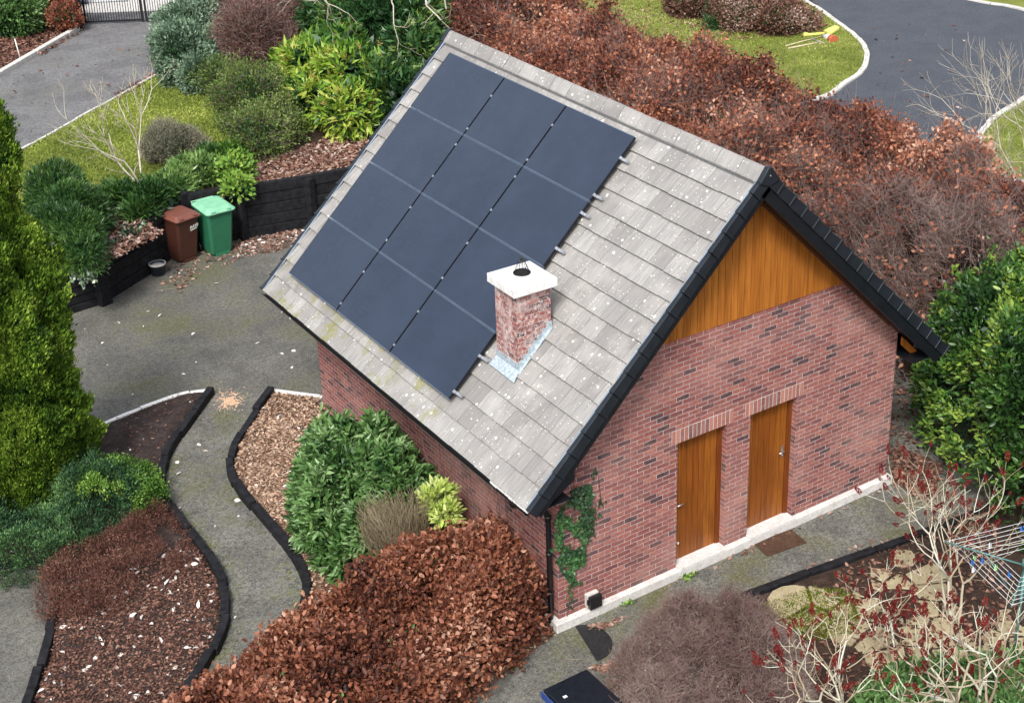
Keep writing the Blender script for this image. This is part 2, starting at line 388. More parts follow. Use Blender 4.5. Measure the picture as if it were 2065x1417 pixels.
def dome(poly, H, w, n, z0=0.0, lump=.15, lsc=1.8, seed=1, base=.05, pw=2.2, hfun=None):
    """n points with normals on the surface of a bushy mass standing on poly"""
    a = np.array([p[:2] for p in poly]); lo, hi = a.min(0), a.max(0); c = .06 if (hi-lo).max() < 6 else .12
    xs = np.arange(lo[0]-c, hi[0]+c, c); ys = np.arange(lo[1]-c, hi[1]+c, c); X, Y = np.meshgrid(xs, ys, indexing='ij')
    ins = inpoly(X, Y, poly); d = np.where(ins, pdist(X, Y, poly), 0)
    t = np.clip(d/w, 0, 1); Hh = H if hfun is None else hfun(X, Y)
    l1 = vnoise(np.c_[X.ravel(), Y.ravel(), np.zeros(X.size)], lsc, seed).reshape(X.shape)
    l2 = vnoise(np.c_[X.ravel(), Y.ravel(), np.ones(X.size)], lsc*2.7, seed+5).reshape(X.shape)
    h = Hh*(1-(1-t)**pw)**(1/pw)*(1+lump*(l1*2-1)+lump*.6*(l2*2-1))
    gx, gy = np.gradient(h, c); wt = np.where(ins, np.sqrt(1+np.minimum(gx**2+gy**2, 60)), 0).ravel(); wt /= wt.sum()
    idx = rng.choice(X.size, n, p=wt); fx, fy = rng.random(n)-.5, rng.random(n)-.5
    x = X.ravel()[idx]+fx*c; y = Y.ravel()[idx]+fy*c
    g1, g2 = gx.ravel()[idx], gy.ravel()[idx]; z = np.maximum(h.ravel()[idx]+g1*fx*c+g2*fy*c, base*rng.random(n))
    nn = unit(np.c_[-g1, -g2, np.ones(n)])
    return np.c_[x, y, z+z0], nn
def lobes(L, n, lump=.12, lsc=1.6, seed=1, zmin=None):
    """surface points of a union of ellipsoids (cx,cy,cz,rx,ry,rz)"""
    A = np.array(L, float); area = (A[:, 3]*A[:, 4]+A[:, 3]*A[:, 5]+A[:, 4]*A[:, 5]); P = np.zeros((0, 3)); Nn = np.zeros((0, 3))
    while len(P) < n:
        i = rng.choice(len(A), n, p=area/area.sum()); d = rdir(n); c, r = A[i, :3], A[i, 3:]
        nr = unit(d/r); q = c+d*r; q = q+nr*((vnoise(q, lsc, seed)-.5)*2*lump+(vnoise(q, lsc*3, seed+3)-.5)*lump)[:, None]
        ok = np.ones(n, bool)
        for k in range(len(A)):
            e = (((q-A[k, :3])/(A[k, 3:]*.93))**2).sum(1); ok &= (e > 1) | (i == k)
        if zmin is not None: ok &= q[:, 2] > zmin
        P = np.vstack([P, q[ok]]); Nn = np.vstack([Nn, nr[ok]])
    return P[:n], Nn[:n]

def leafmesh(name, P, D, L, wr, mat, tone, parent=None, fold=.18, shape='oval', nrm=None, droop=0.0):
    n = len(P); D = unit(D); R = rdir(n) if nrm is None else unit(nrm+rdir(n)*.45)
    Wv = unit(np.cross(D, R)); Nv = np.cross(Wv, D); L = np.asarray(L, float).reshape(-1, 1)*np.ones((n, 1)); w = L*wr/2
    if shape == 'oval':
        V = np.stack([P, P+D*L*.3+Wv*w*.9+Nv*w*fold*2, P+D*L*.68+Wv*w*.75+Nv*w*fold*2, P+D*L-Nv*L*droop, P+D*L*.68-Wv*w*.75+Nv*w*fold*2, P+D*L*.3-Wv*w*.9+Nv*w*fold*2], 1)
        k = 6; quads = np.array([[0, 1, 2, 3], [0, 3, 4, 5]])
    else:
        V = np.stack([P, P+D*L*.45+Wv*w+Nv*w*fold*2, P+D*L-Nv*L*droop, P+D*L*.45-Wv*w+Nv*w*fold*2], 1)
        k = 4; quads = np.array([[0, 1, 2, 3]])
    F = (quads[None]+(np.arange(n)*k)[:, None, None]).reshape(-1, 4)
    return rawmesh(name, V.reshape(-1, 3), F, mat, parent, np.repeat(tone, k))
def rawmesh(name, V, F, mat, parent=None, tone=None, smooth=False):
    me = bpy.data.meshes.new(name); me.vertices.add(len(V)); me.vertices.foreach_set('co', V.astype(np.float32).ravel())
    nf = len(F); k = F.shape[1]; me.loops.add(nf*k); me.loops.foreach_set('vertex_index', F.astype(np.int32).ravel())
    me.polygons.add(nf); me.polygons.foreach_set('loop_start', np.arange(0, nf*k, k, dtype=np.int32))
    if smooth: me.polygons.foreach_set('use_smooth', np.ones(nf, bool))
    me.update(calc_edges=True)
    if tone is not None:
        a = me.attributes.new('tone', 'FLOAT', 'POINT'); a.data.foreach_set('value', np.clip(tone, 0, 1).astype(np.float32))
    return link(name, me, mat, parent)
def sprigs(P, Nn, k, spread, depth, out=.9, rand=.7, up=.3):
    """k leaves around each point"""
    n = len(P); Pk = np.repeat(P, k, 0); Nk = np.repeat(Nn, k, 0); m = n*k
    Pk = Pk+rng.normal(size=(m, 3))*spread-Nk*(rng.exponential(depth, m))[:, None]
    D = unit(Nk*out+rdir(m)*rand+np.array([0, 0, up])); return Pk, D, np.repeat(np.arange(n), k)
def tones(P, idx, n, a=.45, b=.35, c=.2, sc=1.3, seed=9):
    big = vnoise(P, sc, seed); s = rng.random(n)[idx]; l = rng.random(len(idx)); return np.clip((big-.5)*a*1.6+(s-.5)*b*1.6+(l-.5)*c*1.6+.5, 0, 1)
def tubes(name, paths, radii, mat, parent=None, tone=None, sides=3):
    """paths (N,K,3), radii (N,K)"""
    A = np.asarray(paths, float); Rr = np.asarray(radii, float); n, K, _ = A.shape
    T = np.empty_like(A); T[:, 1:-1] = A[:, 2:]-A[:, :-2]; T[:, 0] = A[:, 1]-A[:, 0]; T[:, -1] = A[:, -1]-A[:, -2]; T = unit(T)
    ref = np.where(np.abs(T[..., 2:3]) < .9, np.array([0, 0, 1.0]), np.array([1.0, 0, 0])); a = unit(np.cross(T, ref)); b = np.cross(T, a)
    ang = 2*np.pi*np.arange(sides)/sides
    V = A[:, :, None, :]+Rr[:, :, None, None]*(a[:, :, None, :]*np.cos(ang)[None, None, :, None]+b[:, :, None, :]*np.sin(ang)[None, None, :, None])
    base = (np.arange(n)*K*sides)[:, None, None]; i = (np.arange(K-1)*sides)[None, :, None]; k = np.arange(sides)[None, None, :]; k2 = (k+1) % sides
    F = np.stack([base+i+k, base+i+k2, base+i+sides+k2, base+i+sides+k], -1).reshape(-1, 4)
    tv = None if tone is None else np.repeat(tone, K*sides)
    return rawmesh(name, V.reshape(-1, 3), F, mat, parent, tv, smooth=True)
def curved(A, B, K=5, wob=.12, sag=0.0):
    n = len(A); t = np.linspace(0, 1, K)[None, :, None]; P = A[:, None]*(1-t)+B[:, None]*t
    L = np.linalg.norm(B-A, axis=1)[:, None, None]; d = rdir(n)[:, None]; P = P+d*np.sin(t*np.pi)*L*wob+rng.normal(size=P.shape)*L*wob*.18*(t > 0)
    P[..., 2] += (np.sin(t*np.pi)*L*sag)[..., 0]; return P
def stems_to(name, base, P, n, mat, parent, r0=.02, r1=.004, jit=.2, sag=.1):
    i = rng.choice(len(P), n); B = P[i].copy(); b0 = np.array(base); d = B[:, :2]-b0[:2]; far = np.maximum(np.linalg.norm(d, axis=1, keepdims=True)-.45, 0)
    A = np.c_[b0[:2]+d/np.maximum(np.linalg.norm(d, axis=1, keepdims=True), 1e-6)*far+rng.normal(size=(n, 2))*.06, np.full(n, b0[2])]
    B[:, 2] -= .06*np.clip(B[:, 2]-b0[2], 0, 1); rr = np.linspace(1, 0, 6)[None, :]*(r0-r1)+r1
    return tubes(name, curved(A, B, 6, .05, 0), np.repeat(rr, n, 0), mat, parent, rng.random(n))
def twigs(name, P, Nn, L, r, mat, parent, up=.4, rand=.6, K=4, wob=.12, tone=None):
    n = len(P); D = unit(Nn+rdir(n)*rand+np.array([0, 0, up])); L = np.asarray(L)*(.5+rng.random(n)); A = P-D*(L*.4)[:, None]; B = P+D*(L*.6)[:, None]
    rr = np.linspace(1, .35, K)[None]*np.ones((n, 1))*r
    return tubes(name, curved(A, B, K, wob), rr, mat, parent, rng.random(n) if tone is None else tone)

# ------------------------------------------------------------------ GROUND
def sheet(name, poly, z, m, kind='structure'):
    me = bpy.data.meshes.new(name); bm = bmesh.new(); vs_ = [bm.verts.new((p[0], p[1], z)) for p in poly]; f = bm.faces.new(vs_); bm.normal_update()
    if f.normal.z < 0: f.normal_flip()
    bmesh.ops.triangulate(bm, faces=[f]); bm.to_mesh(me); bm.free(); o = link(name, me, m); o['kind'] = kind; return o
SOILS = []
def soil_z(q):
    """height of the bed surfaces under points q"""
    out = np.full(len(q), -1.0)
    for poly, z, amp, edge, seed in SOILS:
        ins = inpoly(q[:, 0], q[:, 1], poly)
        if ins.any():
            w = q[ins]; h = z+np.clip(pdist(w[:, 0], w[:, 1], poly)/edge, 0, 1)*(amp*.6+amp*vnoise(np.c_[w, 0*w[:, 0]], 3, seed)); out[ins] = np.maximum(out[ins], h)
    return out
def soil_patch(name, poly, z, m, amp=.05, c=.12, edge=.25, seed=3):
    SOILS.append((poly, z, amp, edge, seed))
    a = np.array([p[:2] for p in poly]); lo, hi = a.min(0), a.max(0)
    xs = np.arange(lo[0]-c, hi[0]+2*c, c); ys = np.arange(lo[1]-c, hi[1]+2*c, c); X, Y = np.meshgrid(xs, ys, indexing='ij')
    ins = inpoly(X, Y, poly); d = np.where(ins, pdist(X, Y, poly), -1)
    nz = vnoise(np.c_[X.ravel(), Y.ravel(), 0*X.ravel()], 3, seed).reshape(X.shape)
    Z = z+np.where(ins, np.clip(d/edge, 0, 1)*(amp*.6+amp*nz), -.012)
    I = np.arange(X.size).reshape(X.shape); q = np.stack([I[:-1, :-1], I[1:, :-1], I[1:, 1:], I[:-1, 1:]], -1)
    keep = ins[:-1, :-1] | ins[1:, :-1] | ins[1:, 1:] | ins[:-1, 1:]
    o = rawmesh(name, np.c_[X.ravel(), Y.ravel(), Z.ravel()], q[keep], m, smooth=True); o['kind'] = 'structure'; return o

RZ = 1.1                                    # level of the garden behind the retaining wall
WALLPTS = [(-16, 13.2), (-8, 13.6), (-3.2, 13.9), (-2.19, 14.0), (-1.6, 14.13), (-.95, 14.5), (-.3, 14.97), (.80, 15.80), (1.9, 15.50), (3.37, 15.2), (4.8, 15.05), (7.5, 14.9), (9.5, 15.2), (11, 17.5), (12, 22), (13, 34), (14, 60)]
sheet('ground', [(-60, -60), (120, -60), (120, 120), (-60, 120)], 0, M['ground'])
def wy(x): return np.interp(x, [p[0] for p in WALLPTS[:13]], [p[1] for p in WALLPTS[:13]])
# raised garden
xs = np.concatenate([np.arange(-40, -16, 2), np.arange(-16, 9.6, .3), np.arange(9.6, 20, .5)]); ds = np.array([.02, .3, .6, 1, 1.5, 2, 3, 4, 6, 8, 10, 13, 16, 20, 25, 32, 45, 70, 100])
Xg, Dg = np.meshgrid(xs, ds, indexing='ij'); Yg = wy(Xg)+Dg+np.clip(Xg-9, 0, 99)*1.2
fall = 1-np.clip((Xg-9.0)/3.2, 0, 1)**1.0
Zg = RZ*fall-.01+.0*Xg; Zg = np.where(fall <= 0, -.05, Zg)
Ig = np.arange(Xg.size).reshape(Xg.shape); Fg = np.stack([Ig[:-1, :-1], Ig[1:, :-1], Ig[1:, 1:], Ig[:-1, 1:]], -1).reshape(-1, 4)
o = rawmesh('raised_ground', np.c_[Xg.ravel(), Yg.ravel(), Zg.ravel()], Fg, M['ground'], smooth=True); o['kind'] = 'structure'

KERB_A = [(-12, 9.4), (-8, 8.6), (-5.2, 8.75), G2(190, 868), G2(240, 845), G2(320, 815), G2(375, 797), G2(432, 790)]
PATH_L = [G2(*p) for p in [(428, 794), (395, 840), (350, 905), (328, 960), (335, 1012), (385, 1085), (425, 1140), (458, 1215), (440, 1300), (385, 1395), (330, 1470)]]
PATH_R = [G2(*p) for p in [(550, 795), (510, 850), (468, 925), (480, 985), (535, 1055), (588, 1120), (618, 1185), (606, 1250)]]
PATH_Lc, PATH_Rc = catmull(PATH_L, 6), catmull(PATH_R, 6)
yard = [(-40, 13.4)]+[p for p in WALLPTS[:13]]+[(9.5, 8), (9.0, -1.0), (5.2, -1.3), (2.62, -1.0), (1.5, -6), (-30, -8), (-40, 0)]
sheet('yard', yard, .004, M['tarmac'])
# beds
bedA = KERB_A[3:]+PATH_Lc[1:]+[(-5.8, -.5), G2(65, 1425), G2(90, 1310), G2(112, 1230), G2(95, 1150), G2(0, 1140), (-9, 6.4), (-9, 8.6), (-5.2, 8.7)]
soil_patch('soil_bed', bedA, .004, M['soil'], .09, .09, .15)
bedB = [G2(*p) for p in [(552, 797), (650, 808)]]+[(0.02, 7.0), (0.02, .02), (-.15, -.1), G2(1040, 1340), G2(950, 1417), (-3.5, -2.0), (-5.6, -1.6), G2(420, 1425), G2(480, 1330), G2(560, 1270)]+PATH_Rc[1:][::-1][:]
soil_patch('mulch_bed', bedB, .004, M['mulch'], .10, .09, .15, seed=5)
# path overlay, a little lighter and mossier
sheet('path', PATH_Lc+PATH_Rc[::-1], .008, M['tarmac2'])
sheet('side_path', [(-.3, -.1), (-2, -1.0), (-4.5, -5), (1.6, -5), (1.3, -1.0), (2.62, -1.0), (7.5, -1.45), (7.5, -.1)], .008, M['tarmac2'])
# patio side
soil_patch('patio_bed', [(1.5, -1.12), (2.62, -1.06), (6.9, -1.6), (12, -2.5), (12, -10), (-1, -10), (.3, -3)], .004, M['ground'], .04, .12, .1, seed=8)
# lawn, drives on the raised ground
lawnL = [G2(*p, RZ) for p in [(-260, 480), (-120, 395), (62, 294), (190, 222), (322, 150), (420, 130), (560, 200), (560, 300), (440, 320), (330, 360), (230, 378), (170, 392), (60, 430), (-200, 560)]]
sheet('lawn', lawnL, RZ+.008, M['lawn'])
drive = [G2(-260, 480, RZ), G2(62, 294, RZ), G2(322, 150, RZ), G2(480, 60, RZ), (9, 31), (12, 44), (8, 46), (5, 40), G2(155, 62, RZ), G2(0, 153, RZ), (-9, 18)]
sheet('drive', drive, RZ+.004, M['drive'])
# road and lawns on the right
lawnRe = catmull([(27.5, 34), (26.6, 27), G2(1625, 5), G2(1690, 48), G2(1732, 82), G2(1748, 112), G2(1738, 145), G2(1700, 172), G2(1670, 195), (17.9, 15.0), (15.5, 13.0)], 6)
sheet('road', [(13.6, 2), (60, -12), (90, 60), (26, 60), (24, 30), (18, 20), (14.5, 16)], .004, M['road'])
sheet('right_lawn', lawnRe+[(12.5, 14), (12.5, 40), (27.5, 40)], .030, M['lawn'])
isl = catmull([G2(2100, 195), G2(2050, 212), G2(2005, 240), G2(1976, 275), G2(1972, 305), G2(1990, 335), G2(2040, 365), (20.0, 5.5), (24, 5.5), (26, 9)], 6, True)
sheet('island_lawn', isl, .030, M['lawn'])
farl = catmull([G2(1930, -5), G2(1990, 8), G2(2030, 13), G2(2120, 30), (34, 14)], 5)
sheet('far_lawn', farl+[(60, 14), (60, 40), (30, 30)], .030, M['lawn'])

def strip(name, path, w, h, m, z0=0.0, seg=.9, gap=.012, parent=None, kind=None, one=True, child='sleeper', jit=.01, bev=.008, tilt=0):
    """blocks laid along a line"""
    P = [np.array(p[:2], float) for p in path]; cum = [0]
    for a, b in zip(P, P[1:]): cum.append(cum[-1]+np.linalg.norm(b-a))
    def at(s):
        i = min(max(np.searchsorted(cum, s)-1, 0), len(P)-2); t = (s-cum[i])/max(cum[i+1]-cum[i], 1e-9); return P[i]*(1-t)+P[i+1]*t
    s = 0; mb = MB(); outs = []
    while s < cum[-1]-.05:
        e = min(s+seg, cum[-1]); k = max(1, int((e-s)/.28)); ss = np.linspace(s+gap/2, e-gap/2, k+1); pts = [at(q) for q in ss]
        dz = rnd.uniform(-jit, jit); lat = rnd.uniform(-jit, jit)
        if not one: mb = MB()
        rows = []
        for i, q in enumerate(pts):
            d = pts[min(i+1, k)]-pts[max(i-1, 0)]; d /= np.linalg.norm(d)+1e-9; nn = np.array([-d[1], d[0]])
            a = q+nn*(w/2+lat); b = q-nn*(w/2-lat); rows.append([(a[0], a[1], z0-.05), (b[0], b[1], z0-.05), (b[0], b[1], z0+h+dz), (a[0], a[1], z0+h+dz)])
        mb.face(rows[0][::-1]); mb.face(rows[-1])
        for r0, r1 in zip(rows, rows[1:]):
            for j in range(4): mb.face([r0[j], r0[(j+1) % 4], r1[(j+1) % 4], r1[j]])
        if not one: outs.append(mb.build(child, m, parent, bevel=bev))
        s = e
    if one:
        o = mb.build(name, m, parent, bevel=bev)
        if kind: o['kind'] = kind
        return o
    return outs
strip('kerb', catmull(KERB_A[1:], 5), .09, .07, M['capstone'], 0, .92, kind='structure', bev=.01)
strip('kerb', [G2(550, 793), G2(652, 806)], .09, .07, M['capstone'], 0, .92, kind='structure', bev=.01)
strip('kerb', catmull(lawnRe, 1), .16, .07, M['kerb'], 0, .45, kind='structure', bev=.015)
strip('kerb', isl+[isl[0]], .16, .07, M['kerb'], 0, .45, kind='structure', bev=.015)
strip('kerb', farl, .16, .07, M['kerb'], 0, .45, kind='structure', bev=.015)
strip('kerb', [G2(-200, 270, RZ), G2(0, 153, RZ), G2(157, 62, RZ)], .16, .13, M['kerb'], RZ, .95, kind='structure', bev=.015)
strip('kerb', [G2(-150, 412, RZ), G2(62, 294, RZ), G2(322, 150, RZ)], .07, .05, M['kerb'], RZ, .95, kind='structure', bev=.008)

def edging(path, label, h=.16, w=.125, seg=.78):
    P = path; t = empty('timber_edging', (P[0][0], P[0][1], 0), 0, label, 'edging', 'black timber edgings of the beds')
    strip('sleeper', P, w, h, M['sleeper'], 0, seg, .022, t, one=False, jit=.024, bev=.014); return t
edging(PATH_Lc, 'black timber edging curving down the left side of the tarmac garden path')
edging(PATH_Rc, 'black timber edging between the tarmac path and the leaf covered bed by the brick wall')
edging(catmull([G2(118, 1215), G2(112, 1250), G2(90, 1330), G2(62, 1425), (-7.2, 1.5)], 4), 'black timber edging along the tarmac patch in the bottom left corner')
edging([G2(-40, 1142), G2(20, 1142), G2(100, 1135)], 'short black timber edging in front of the low juniper at the left edge', .12)
edging([(2.45, -1.0), (3.8, -1.14), (5.35, -1.33), (6.9, -1.5)], 'black timber edging between the side path and the tan stone patio', .08, .12, 1.2)

# retaining wall
rw = empty('retaining_wall', (-1.6, 14.13, 0), 0, 'curved black sleeper retaining wall behind the two wheelie bins', 'retaining wall')
def sleeper_wall(A, B, ztop, thick=.14, rows=5):
    a, b = np.array(A, float), np.array(B, float); L = np.linalg.norm(b-a); d = (b-a)/L; ang = math.atan2(d[1], d[0])
    Mx = Matrix.Translation((a[0], a[1], 0)) @ Matrix.Rotation(ang, 4, 'Z'); h = ztop/rows
    for k in range(rows):
        mb = MB(); j = rnd.uniform(-.012, .012)
        mb.box(-.01, L+.01, -thick/2+j+(.012 if k % 2 else 0), thick/2+j, k*h-.02*(k == 0), (k+1)*h-.012, Mx); mb.build('sleeper', M['sleeper'], rw, bevel=.012)
segs = [((-8, 13.62), (-3.2, 13.9), .85), ((-3.2, 13.9), (-1.66, 14.1), .85), ((-1.6, 14.13), (-.3, 14.97), 1.16), ((-.3, 14.97), (.80, 15.80), 1.16), ((.84, 15.80), (1.95, 15.50), 1.25), ((1.95, 15.50), (3.37, 15.22), 1.25), ((3.37, 15.22), (4.9, 15.05), 1.25), ((4.9, 15.05), (7.5, 14.9), 1.25)]
for A, B, zt in segs: sleeper_wall(A, B, zt)
def rpost(x, y, h, a=.22):
    mb = MB(); mb.box(-a/2, a/2, -a/2, a/2, -.05, h, Matrix.Translation((x, y, 0)) @ Matrix.Rotation(.35, 4, 'Z')); mb.build('post', M['sleeper'], rw, bevel=.02)
rpost(-1.63, 14.03, 1.13, .26); rpost(.84, 15.78, 1.28); rpost(1.97, 15.40, 1.22, .18); rpost(3.5, 15.1, 1.2, .18)
mb = MB(); mb.lathe([(0, .16), (.05, .16), (.052, .13), (.038, .12), (.035, .0), (0, 0)], (-.80, 14.54, .86), 12); wl = mb.build('wall_light', M['black'], None, weld=True)
tag(wl, 'small round garden lamp fixed to the front of the black sleeper wall', 'lamp')
mb = MB(); mb.lathe([(0, .165), (.046, .165), (.046, .160), (0, .160)], (-.80, 14.54, .86), 12); mb.build('lamp_cap', M['capstone'], wl, weld=True)

# ------------------------------------------------------------------ GARAGE
W, LN, RG, TP, EV, V1, V2 = 6.353, 7.384, 6.206, .982, .687, .40, .479
XM = W/2; CT = 1/math.hypot(1, TP); ST = TP*CT; SE = (XM+EV)/CT
gar = empty('brick_garage', (0, 0, 0), 0, 'red brick outbuilding with steep grey tiled roof, chimney and two timber doors', 'building')
def LS(s, y, o=0.0): return (XM-s*CT-o*ST, y, RG-s*ST+o*CT)      # left roof slope
def RS(s, y, o=0.0): return (XM+s*CT+o*ST, y, RG-s*ST+o*CT)      # right roof slope
ZP = .15; T = .22
def und(x, o=.27): return RG-abs(x-XM)*TP-o/CT                       # underside line of the roof at x
D1, D2, DT = (2.058, 2.956), (3.403, 4.309), 2.25
ZC = 3.90
wall = MB()
xz = lambda u, w, t: (u, t, w)
zl = und(0)
for a, b in ((0, D1[0]), (D1[1], D2[0]), (D2[1], W)): wall.box(a, b, 0, T, ZP-.02, DT)
xa = XM-(RG-.27/CT-ZC)/TP; xb = W-xa
wall.prism([(0, DT), (W, DT), (W, zl), (xb, ZC), (xa, ZC), (0, zl)], xz, 0, T)
wall.box(0, T, T, LN-T, 0, zl-.02); wall.box(W-T, W, T, LN-T, 0, zl-.02)
wall.prism([(0, 0), (W, 0), (W, zl), (XM, und(XM)), (0, zl)], xz, LN-T, LN)
wall.build('wall', M['brick'], gar)
# soldier courses above the doors
for a, b in (D1, D2):
    s = MB(); x = a-.11; k = 0
    while x < b+.10:
        s.box(x+.006, x+.069, -.004-.001*(k % 3), .05, DT+.004, DT+.219); x += .075; k += 1
    m = s.build('lintel', None, gar); s = MB(); s.box(a-.11, b+.11, -.002, .04, DT+.002, DT+.222); s.build('lintel_mortar', M['kerb'], gar)
    if 'soldier' not in M:
        mt, n, bb, _ = newmat('soldier_brick'); isl_ = N(n, 'NewGeometry').outputs['Random Per Island']; pos = world_pos(n)
        tone = ramp(n, [(0, (.075, .045, .05)), (.12, (.19, .07, .06)), (.45, (.30, .10, .075)), (.8, (.40, .17, .125)), (1, (.16, .06, .055))], isl_)
        c = mixc(n, ramp(n, [(.4, 0.0), (.7, .35)], noise(n, 20, 4, pos, .7)).outputs[0], tone.outputs[0], (.42, .26, .22))
        n.links.new(c, bb.inputs['Base Color']); bb.inputs['Roughness'].default_value = .85; M['soldier'] = mt
    m.data.materials.append(M['soldier'])
# plinth
p = MB(); pc = [(-.10, -.10), (W+.05, -.10), (W+.05, 0.0), (-.10, 0.0)]
p.box(-.10, W+.05, -.10, T, -.05, ZP-.001); p.build('plinth', M['concrete'], gar, bevel=.012)
# cladding
cl = MB(); x = xa-.15; bwid = .118
while x < xb+.15:
    a, b = max(x, xa), min(x+bwid-.007, xb)
    if b > a+.01:
        za, zb = und(a, .20), und(b, .20)
        pts = [(a, ZC+.004), (b, ZC+.004), (b, zb)]+([(XM, und(XM, .20))] if a < XM < b else [])+[(a, za)]
        cl.prism(pts, xz, -.012-.002*rnd.random(), .03)
    x += bwid
cl.build('gable_cladding', M['wood'], gar)
ck = MB(); ck.prism([(xa-.1, ZC), (xb+.1, ZC), (XM, und(XM, .16))], xz, .035, .06); ck.build('cladding_backing', M['batten'], gar)
# timber battens under the verge at the brick face
bt = MB()
for f in (LS, RS):
    bt = MB(); c = [f(.1, -.05, -.30), f(SE-1.02, -.05, -.30), f(SE-1.02, .0-.003, -.30), f(.1, -.003, -.30), f(.1, -.05, -.255), f(SE-1.02, -.05, -.255), f(SE-1.02, -.003, -.255), f(.1, -.003, -.255)]
    bt.hexa(c); bt.build('batten', M['batten'], gar)

# tiles
def tile_slope(f, name):
    mb = MB(); g = .3256; k = 0; s1 = SE
    while s1 > .12:
        s0 = max(s1-g-.03, .02); y = -V1+.02-(.165 if k % 2 else 0)
        while y < LN+V2-.02:
            a, b = max(y, -V1+.02)+.003, min(y+.33, LN+V2-.02)-.003
            if b-a > .03:
                e = rnd.uniform(-.002, .002); o1 = .019+e; o0 = -.026+e; th = .030; w = rnd.uniform(-.005, .005)
                tl = rnd.uniform(-.0025, .0025)
                c = [f(s1+w, a, o1-th+tl), f(s1+w, b, o1-th-tl), f(s0, b, o0-th), f(s0, a, o0-th), f(s1+w, a, o1+tl), f(s1+w, b, o1-tl), f(s0, b, o0), f(s0, a, o0)]
                mb.hexa(c)
            y += .33
        s1 -= g; k += 1
    mb.build(name, M['tile'], gar, weld=False)
    return mb
def merged(o):          # weld each tile so that it is one island
    bm = bmesh.new(); bm.from_mesh(o.data); bmesh.ops.remove_doubles(bm, verts=bm.verts, dist=2e-4); bmesh.ops.recalc_face_normals(bm, faces=bm.faces); bm.to_mesh(o.data); bm.free()
tile_slope(LS, 'roof'); tile_slope(RS, 'roof')
for o_ in [c for c in COL.objects if c.name.split('.')[0] in ('roof', 'lintel', 'gable_cladding')]: merged(o_)
# underlay so that nothing shows through the joints, flat deck
dk = MB()
for f in (LS, RS):
    c = [f(SE-.03, -V1+.03, -.075), f(SE-.03, LN+V2-.03, -.075), f(.0, LN+V2-.03, -.075), f(.0, -V1+.03, -.075), f(SE-.03, -V1+.03, -.05), f(SE-.03, LN+V2-.03, -.05), f(.0, LN+V2-.03, -.05), f(.0, -V1+.03, -.05)]
    dk = MB(); dk.hexa(c); dk.build('roof_deck', M['barge'], gar)
# ridge tiles
rt_ = MB(); y = -V1+.02; k = 0
while y < LN+V2-.05:
    e = min(y+.45, LN+V2-.01)-.012; z = .022+rnd.uniform(0, .008)
    prof = [(-.155, -.155*TP+.030), (-.02, .012+z), (.02, .012+z), (.155, -.155*TP+.030)]; inn = [(.155, -.155*TP+.004), (.0, -.01), (-.155, -.155*TP+.004)]
    rt_.prism([(XM+u, RG+w) for u, w in prof+inn], xz, y, e); y += .45
ro = rt_.build('ridge_tiles', M['tile'], gar); merged(ro)
# mortar bed under the ridge
mo = MB(); mo.prism([(XM-.165, RG-.165*TP-.01), (XM, RG+.0), (XM+.165, RG-.165*TP-.01)], xz, -V1+.03, LN+V2-.03)
mo.build('ridge_bedding', plain('ridge_mortar', (.10, .10, .10), .9), gar)
# dry verge units and barge boards, near and far gable
def verge(f, near):
    n_ = 17; g = SE/n_
    def yy(t): return (-V1-.045+t) if near else (LN+V2+.045-t)
    vb = MB()
    for k in range(n_):
        s0, s1 = .06+k*g, .06+(k+1)*g-.005
        if k == n_-1: s1 = SE+.01
        a0, a1 = .012, .030
        # cover: top flange + outer face, lower end stands proud
        for (ta, tb, oa, ob) in ((0.0, .085, None, None),):
            c = [f(s0, yy(.012), -.155), f(s1, yy(0), -.145), f(s1, yy(.085), -.145), f(s0, yy(.085), -.155), f(s0, yy(.014), a0), f(s1, yy(.0), a1), f(s1, yy(.085), a1), f(s0, yy(.085), a0)]
            vb.hexa(c)
        # rolled rib at the lower end
        c = [f(s1-.035, yy(-.008), -.15), f(s1, yy(-.008), -.15), f(s1, yy(.02), -.15), f(s1-.035, yy(.02), -.15), f(s1-.035, yy(-.008), a1+.006), f(s1, yy(-.008), a1+.006), f(s1, yy(.04), a1+.006), f(s1-.035, yy(.04), a1+.006)]
        vb.hexa(c)
    v = vb.build('verge_trim', M['verge'], gar, bevel=.006)
    fb = MB(); fb.hexa([f(SE, yy(.086), .006), f(SE, yy(.112), .006), f(.08, yy(.112), .006), f(.08, yy(.086), .006), f(SE, yy(.086), .016), f(SE, yy(.112), .012), f(.08, yy(.112), .012), f(.08, yy(.086), .016)])
    fb.build('verge_flange_sheen', M['flange'], gar)  # narrow strip carrying the painted sky highlight along the trim
    b = MB(); e = SE-.02; BD = -.31 if (f is RS and near) else -.238
    c = [f(0.12, yy(.03), BD), f(e, yy(.03), BD), f(e, yy(.055), BD), f(.12, yy(.055), BD), f(.0, yy(.03), -.10), f(e, yy(.03), -.10), f(e, yy(.055), -.10), f(0, yy(.055), -.10)]
    b.hexa(c)
    # soffit board running back to the wall
    i0, i1 = (.055, V1+.04) if near else (.055, V2+.04)
    c = [f(.10, yy(i0), -.268), f(SE-.05, yy(i0), -.268), f(SE-.05, yy(i1), -.268), f(.10, yy(i1), -.268), f(.10, yy(i0), -.25), f(SE-.05, yy(i0), -.25), f(SE-.05, yy(i1), -.25), f(.10, yy(i1), -.25)]
    b.build('bargeboard', M['barge'], gar)
    b = MB(); b.hexa(c); b.build('soffit', M['barge'], gar)
for f in (LS, RS):
    verge(f, True); verge(f, False)
